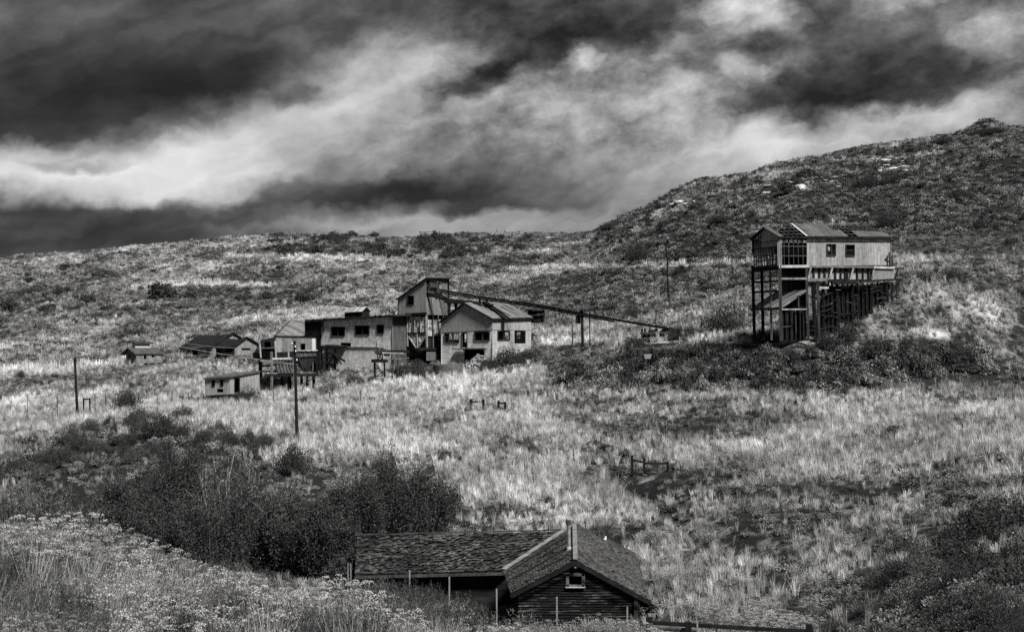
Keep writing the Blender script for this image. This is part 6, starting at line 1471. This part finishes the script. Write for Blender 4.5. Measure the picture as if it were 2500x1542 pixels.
for px, Y, h, w, lb, pl in ((330, 86, 4.4, 5.5, 'leftmost dark willow thicket in the gully', 0), (440, 88, 5.2, 5.5, 'dense dark willow thicket below the bank crest', 0), (395, 78, 4.2, 5.0, 'dark willow just behind the near brush on the left', 0), (560, 84, 5.6, 5.0, 'grey twiggy bush with bare pale branches in the gully', 1),
        (520, 76, 4.0, 5.0, 'dark willow before the twiggy grey bush', 0), (640, 80, 4.2, 4.6, 'grey green willow right of the twiggy bush', 2), (720, 78, 4.0, 4.5, 'willow with scattered pale leaves in mid gully', 2), (800, 76, 3.8, 4.0, 'dark willow left of the bunkhouse roof', 0), (880, 80, 4.6, 4.6, 'tall dark willow behind the bunkhouse roof', 0),
        (965, 82, 5.2, 5.0, 'tallest dark willow above the bunkhouse ridge', 0), (1045, 84, 3.6, 4.5, 'rightmost dark willow behind the bunkhouse', 0), (270, 78, 3.6, 5.0, 'low dark willow at the far left of the gully', 0), (860, 69, 2.6, 2.6, 'willow touching the left end of the bunkhouse roof', 0), (200, 84, 3.0, 6.0, 'spreading dark bush below the left bank', 0), (90, 88, 2.4, 6.0, 'low dark brush at the left edge of the gully', 2)):
    willow(px, Y, h, w, int(px), lb, S_WILLOW if pl == 0 else S_MID, pl == 1)
# bushes on the right-hand bottom slope
for k in range(64):
    px = rr.uniform(2040, 2540); Yv = rr.uniform(27, 62); p = G(px, Yv)
    qx, qy = pj(p)
    edge = float(np.interp(px, [2040, 2200, 2350, 2530], [1470, 1330, 1235, 1200]))
    if qy < edge or qx < 2040: continue
    s = rr.uniform(.45, 1.25)
    if k > 21: extra('slope', 0, 0, 0, rr.uniform(.3, 1.8), loc=p, s=s); continue
    o = put('shrub', shr[k % 4], p, s, k, 'dark brush on the shaded slope at the bottom right', 'shrub', 'dark brush on the bottom right slope', s*rr.uniform(.7, 1.1), None if rr.random() < .7 else S_MID)
for px, Yv, s, lb in ((2405, 56, 2.0, 'largest black bush at the right edge above the bottom corner'), (2480, 52, 1.9, 'black bush touching the right edge'), (2350, 50, 1.5, 'black bush below the largest one'), (2210, 62, 1.2, 'dark low bush left of the black bushes'), (1920, 72, .8, 'small round dark bush in the near field')):
    put('shrub', shr[int(px) % 4], G(px, Yv), s, px, lb, 'shrub', None, s*.95)
# pale rabbitbrush domes in the middle ground and near bank
rr = random.Random(91)
shr_rab = [mesh_with(m_, S_RABBIT) for m_ in rabbit_m]
near_rab = []
for px, Y, s, lb in ((520, 15.0, 1.1, 'flowering rabbitbrush at the centre of the near bank'), (330, 17.5, 1.1, 'flowering rabbitbrush upper left of the near bank'), (150, 17.0, 1.2, 'flowering rabbitbrush near the left edge'), (820, 15.5, 1.1, 'bright flowering rabbitbrush on the crest before the bunkhouse'), (60, 14.0, 1.0, 'flowering rabbitbrush in the bottom left corner'),
                     (600, 12.5, .95, 'flowering rabbitbrush at the bottom centre left'), (420, 12.8, .9, 'flowering rabbitbrush low on the near bank'), (930, 14.5, .9, 'flowering rabbitbrush below the pale stakes'), (1060, 17.5, .9, 'small rabbitbrush on the crest before the bunkhouse wall'), (700, 14.0, .9, 'rabbitbrush right of the central flowering one'), (1180, 15.5, .8, 'rabbitbrush below the cottage eave'), (240, 13.0, .9, 'rabbitbrush between the left ones')):
    near_rab.append(put('rabbitbrush', shr_rab[len(near_rab) % 3], G(px, Y), s, px, lb, 'rabbitbrush', None, s*1.0))
for px, Y, s in ((1830, 48, 1.1), (1750, 52, .9), (1900, 46, 1.0), (1745, 45, .9), (1865, 52, .8), (1690, 58, .8), (2000, 50, .8), (1960, 44, .9), (1850, 40, 1.0), (1760, 39, .9), (1640, 66, .8), (1705, 66, .7), (1990, 60, .8), (1720, 80, .8), (1600, 78, .9), (1480, 84, .9)):
    put('rabbitbrush', shr_rab[int(px) % 3], G(px, Y), s*1.5, px, 'pale topped rabbitbrush on the field right of the cottage', 'rabbitbrush', 'rabbitbrush right of the cottage', s*1.3)
rr = random.Random(15)
for k in range(70):
    px = rr.uniform(760, 2480); Y = rr.uniform(84, 140); p = G(px, Y)
    qx, qy = pj(p)
    if qx < 1100 and qy > 1180: continue
    s = rr.uniform(.5, 1.1)
    if k > 16: extra('field', 0, 0, 0, rr.uniform(.8, 2.2), loc=p, s=s); continue
    put('shrub', shr_s[k % 4], p, s, k, 'dark sage dotted through the field grass', 'shrub', 'dark sage in the field', s*.8, rr.choice([S_MID, S_MID, None]))

dark_m = [mesh_with(m_, M_DARK) for m_ in shr_s]
for key, lb in (('far', 'small sage bushes all over the far hillsides'), ('bank', 'sage bushes crowding the steep banks'), ('slope', 'dark brush on the shaded lower slope'), ('field', 'low sage bushes among the field grass')):
    a = np.array(EXTRA[key]); scatter(key+'_brush', lb, dark_m if key != 'slope' else [mesh_with(m_, M_DARK) for m_ in shr], a[:, 0], a[:, 1], a[:, 2], a[:, 3], .15)
# ------------------------------------------------------------------ uncountable cover
def cov(x, y): return cover(x, y, H(x, y))
def strew_grass(name, label, n, y0, y1, seed, meshes, smin, smax, thr, tint0=.40, tint1=1.40, power=1.0, **k):
    x, y, r = sample(n, y0, y1, seed, **k); c = cov(x, y); ok = (r.rand(n) < np.clip((c-thr)*2.2, .03, 1)) & visible(x, y) & clear_mask(x, y)
    x, y, c = x[ok], y[ok], c[ok]; s = smin+(smax-smin)*r.rand(len(x))**power*(.6+.6*c)
    patch = .85+.5*fbm(x/6, y/6, 71, 3)
    scatter(name, label, meshes, x, y, s, (tint0+(tint1-tint0)*r.rand(len(x))**1.3)*patch*(.5+.9*c))
strew_grass('grass', 'dry pale grass tufts over the near field', 28000, 30, 92, 1, grass_m, .5, 1.0, .28, margin=1900)
strew_grass('field_grass', 'tall dry grass standing across the field', 46000, 92, 150, 2, grass_m, .55, 1.25, .3)
strew_grass('slope_grass', 'dry grass around the ruins and banks', 52000, 150, 235, 3, grass_m, .6, 1.2, .25)
strew_grass('hill_grass', 'pale grass on the far hillsides', 60000, 235, 580, 4, far_grass_m, .8, 1.7, .25, .35, 1.25)
def strew_sage(name, label, n, y0, y1, seed, meshes, smin, smax, tint0, tint1, thr=.75, **k):
    x, y, r = sample(n, y0, y1, seed, **k); c = cov(x, y); ok = (r.rand(n) < np.clip((thr-c)*1.8, .05, 1)) & visible(x, y) & clear_mask(x, y)
    x, y = x[ok], y[ok]; s = smin+(smax-smin)*r.rand(len(x))**1.6
    scatter(name, label, meshes, x, y, s, tint0+(tint1-tint0)*r.rand(len(x))**1.3)
strew_sage('scrub', 'low sage scrub between the grass', 12500, 32, 150, 5, sage_m, .25, .75, .4, 2.2, .85, margin=1900)
strew_sage('slope_scrub', 'sage scrub on banks and slopes', 18000, 135, 235, 6, sage_m, .3, .95, .4, 2.4, .85)
strew_sage('hill_scrub', 'sage scrub all over the far hills', 52000, 235, 580, 7, sage_far_m, .45, 1.35, .3, 2.4, .95)
# near bank
x, y, r = sample(1050, 6.5, 27, 8, a0=-1450, a1=1450)
crest = (H(x, y)+1.1)/y*F; ok = (x/y*F < 560)
x, y = x[ok], y[ok]; kk = r.rand(len(x)); blot = fbm(x/1.3, y/2.0, 90, 2)
ns = (blot < .10) & (kk < .85)
cap_ = np.clip(.35+.035*y, .6, 1.15)*np.where(x/y*F > -170, .86, 1.0)
scatter('near_sage_brush', 'grey leafy sagebrush covering the near bank', near_sage_m, x[ns], y[ns], np.minimum(.7+.8*r.rand(ns.sum())**1.5, cap_[ns]), (.3+1.5*r.rand(ns.sum())**1.4)*(1+.8*blot[ns]), .2)
nb = (blot >= .10) & (kk < .62)
scatter('near_rabbitbrush', 'low flowering brush covering the near bank', rabbit_m, x[nb], y[nb], np.minimum(.8+.6*r.rand(nb.sum()), cap_[nb]*1.05), .4+1.2*r.rand(nb.sum()), .15)
x, y, r = sample(2600, 6, 24, 9, a0=-1450, a1=520)
scatter('near_grass', 'thin dry grass stalks among the near brush', near_grass_m, x, y, (.4+.5*r.rand(len(x)))*np.where(x/y*F > -170, .8, 1.0), .45+.6*r.rand(len(x)), .3)
# things of one group that only their place tells apart: counted from the left
def ordn(n): return '%d%s' % (n, 'th' if 10 < n % 100 < 14 else {1: 'st', 2: 'nd', 3: 'rd'}.get(n % 10, 'th'))
by = {}
for o in bpy.data.objects:
    if o.parent is None and o.get('category') and o.get('label') and o.users_collection: by.setdefault(o['label'], []).append(o)
for lb, os_ in by.items():
    if len(os_) > 1:
        os_.sort(key=lambda o: o.location.x/max(o.location.y, 1))
        for i, o in enumerate(os_): o['label'] = lb+(', %s from the left' % ordn(i+1) if i else ', leftmost')
print('OBJECTS', len(bpy.data.objects))
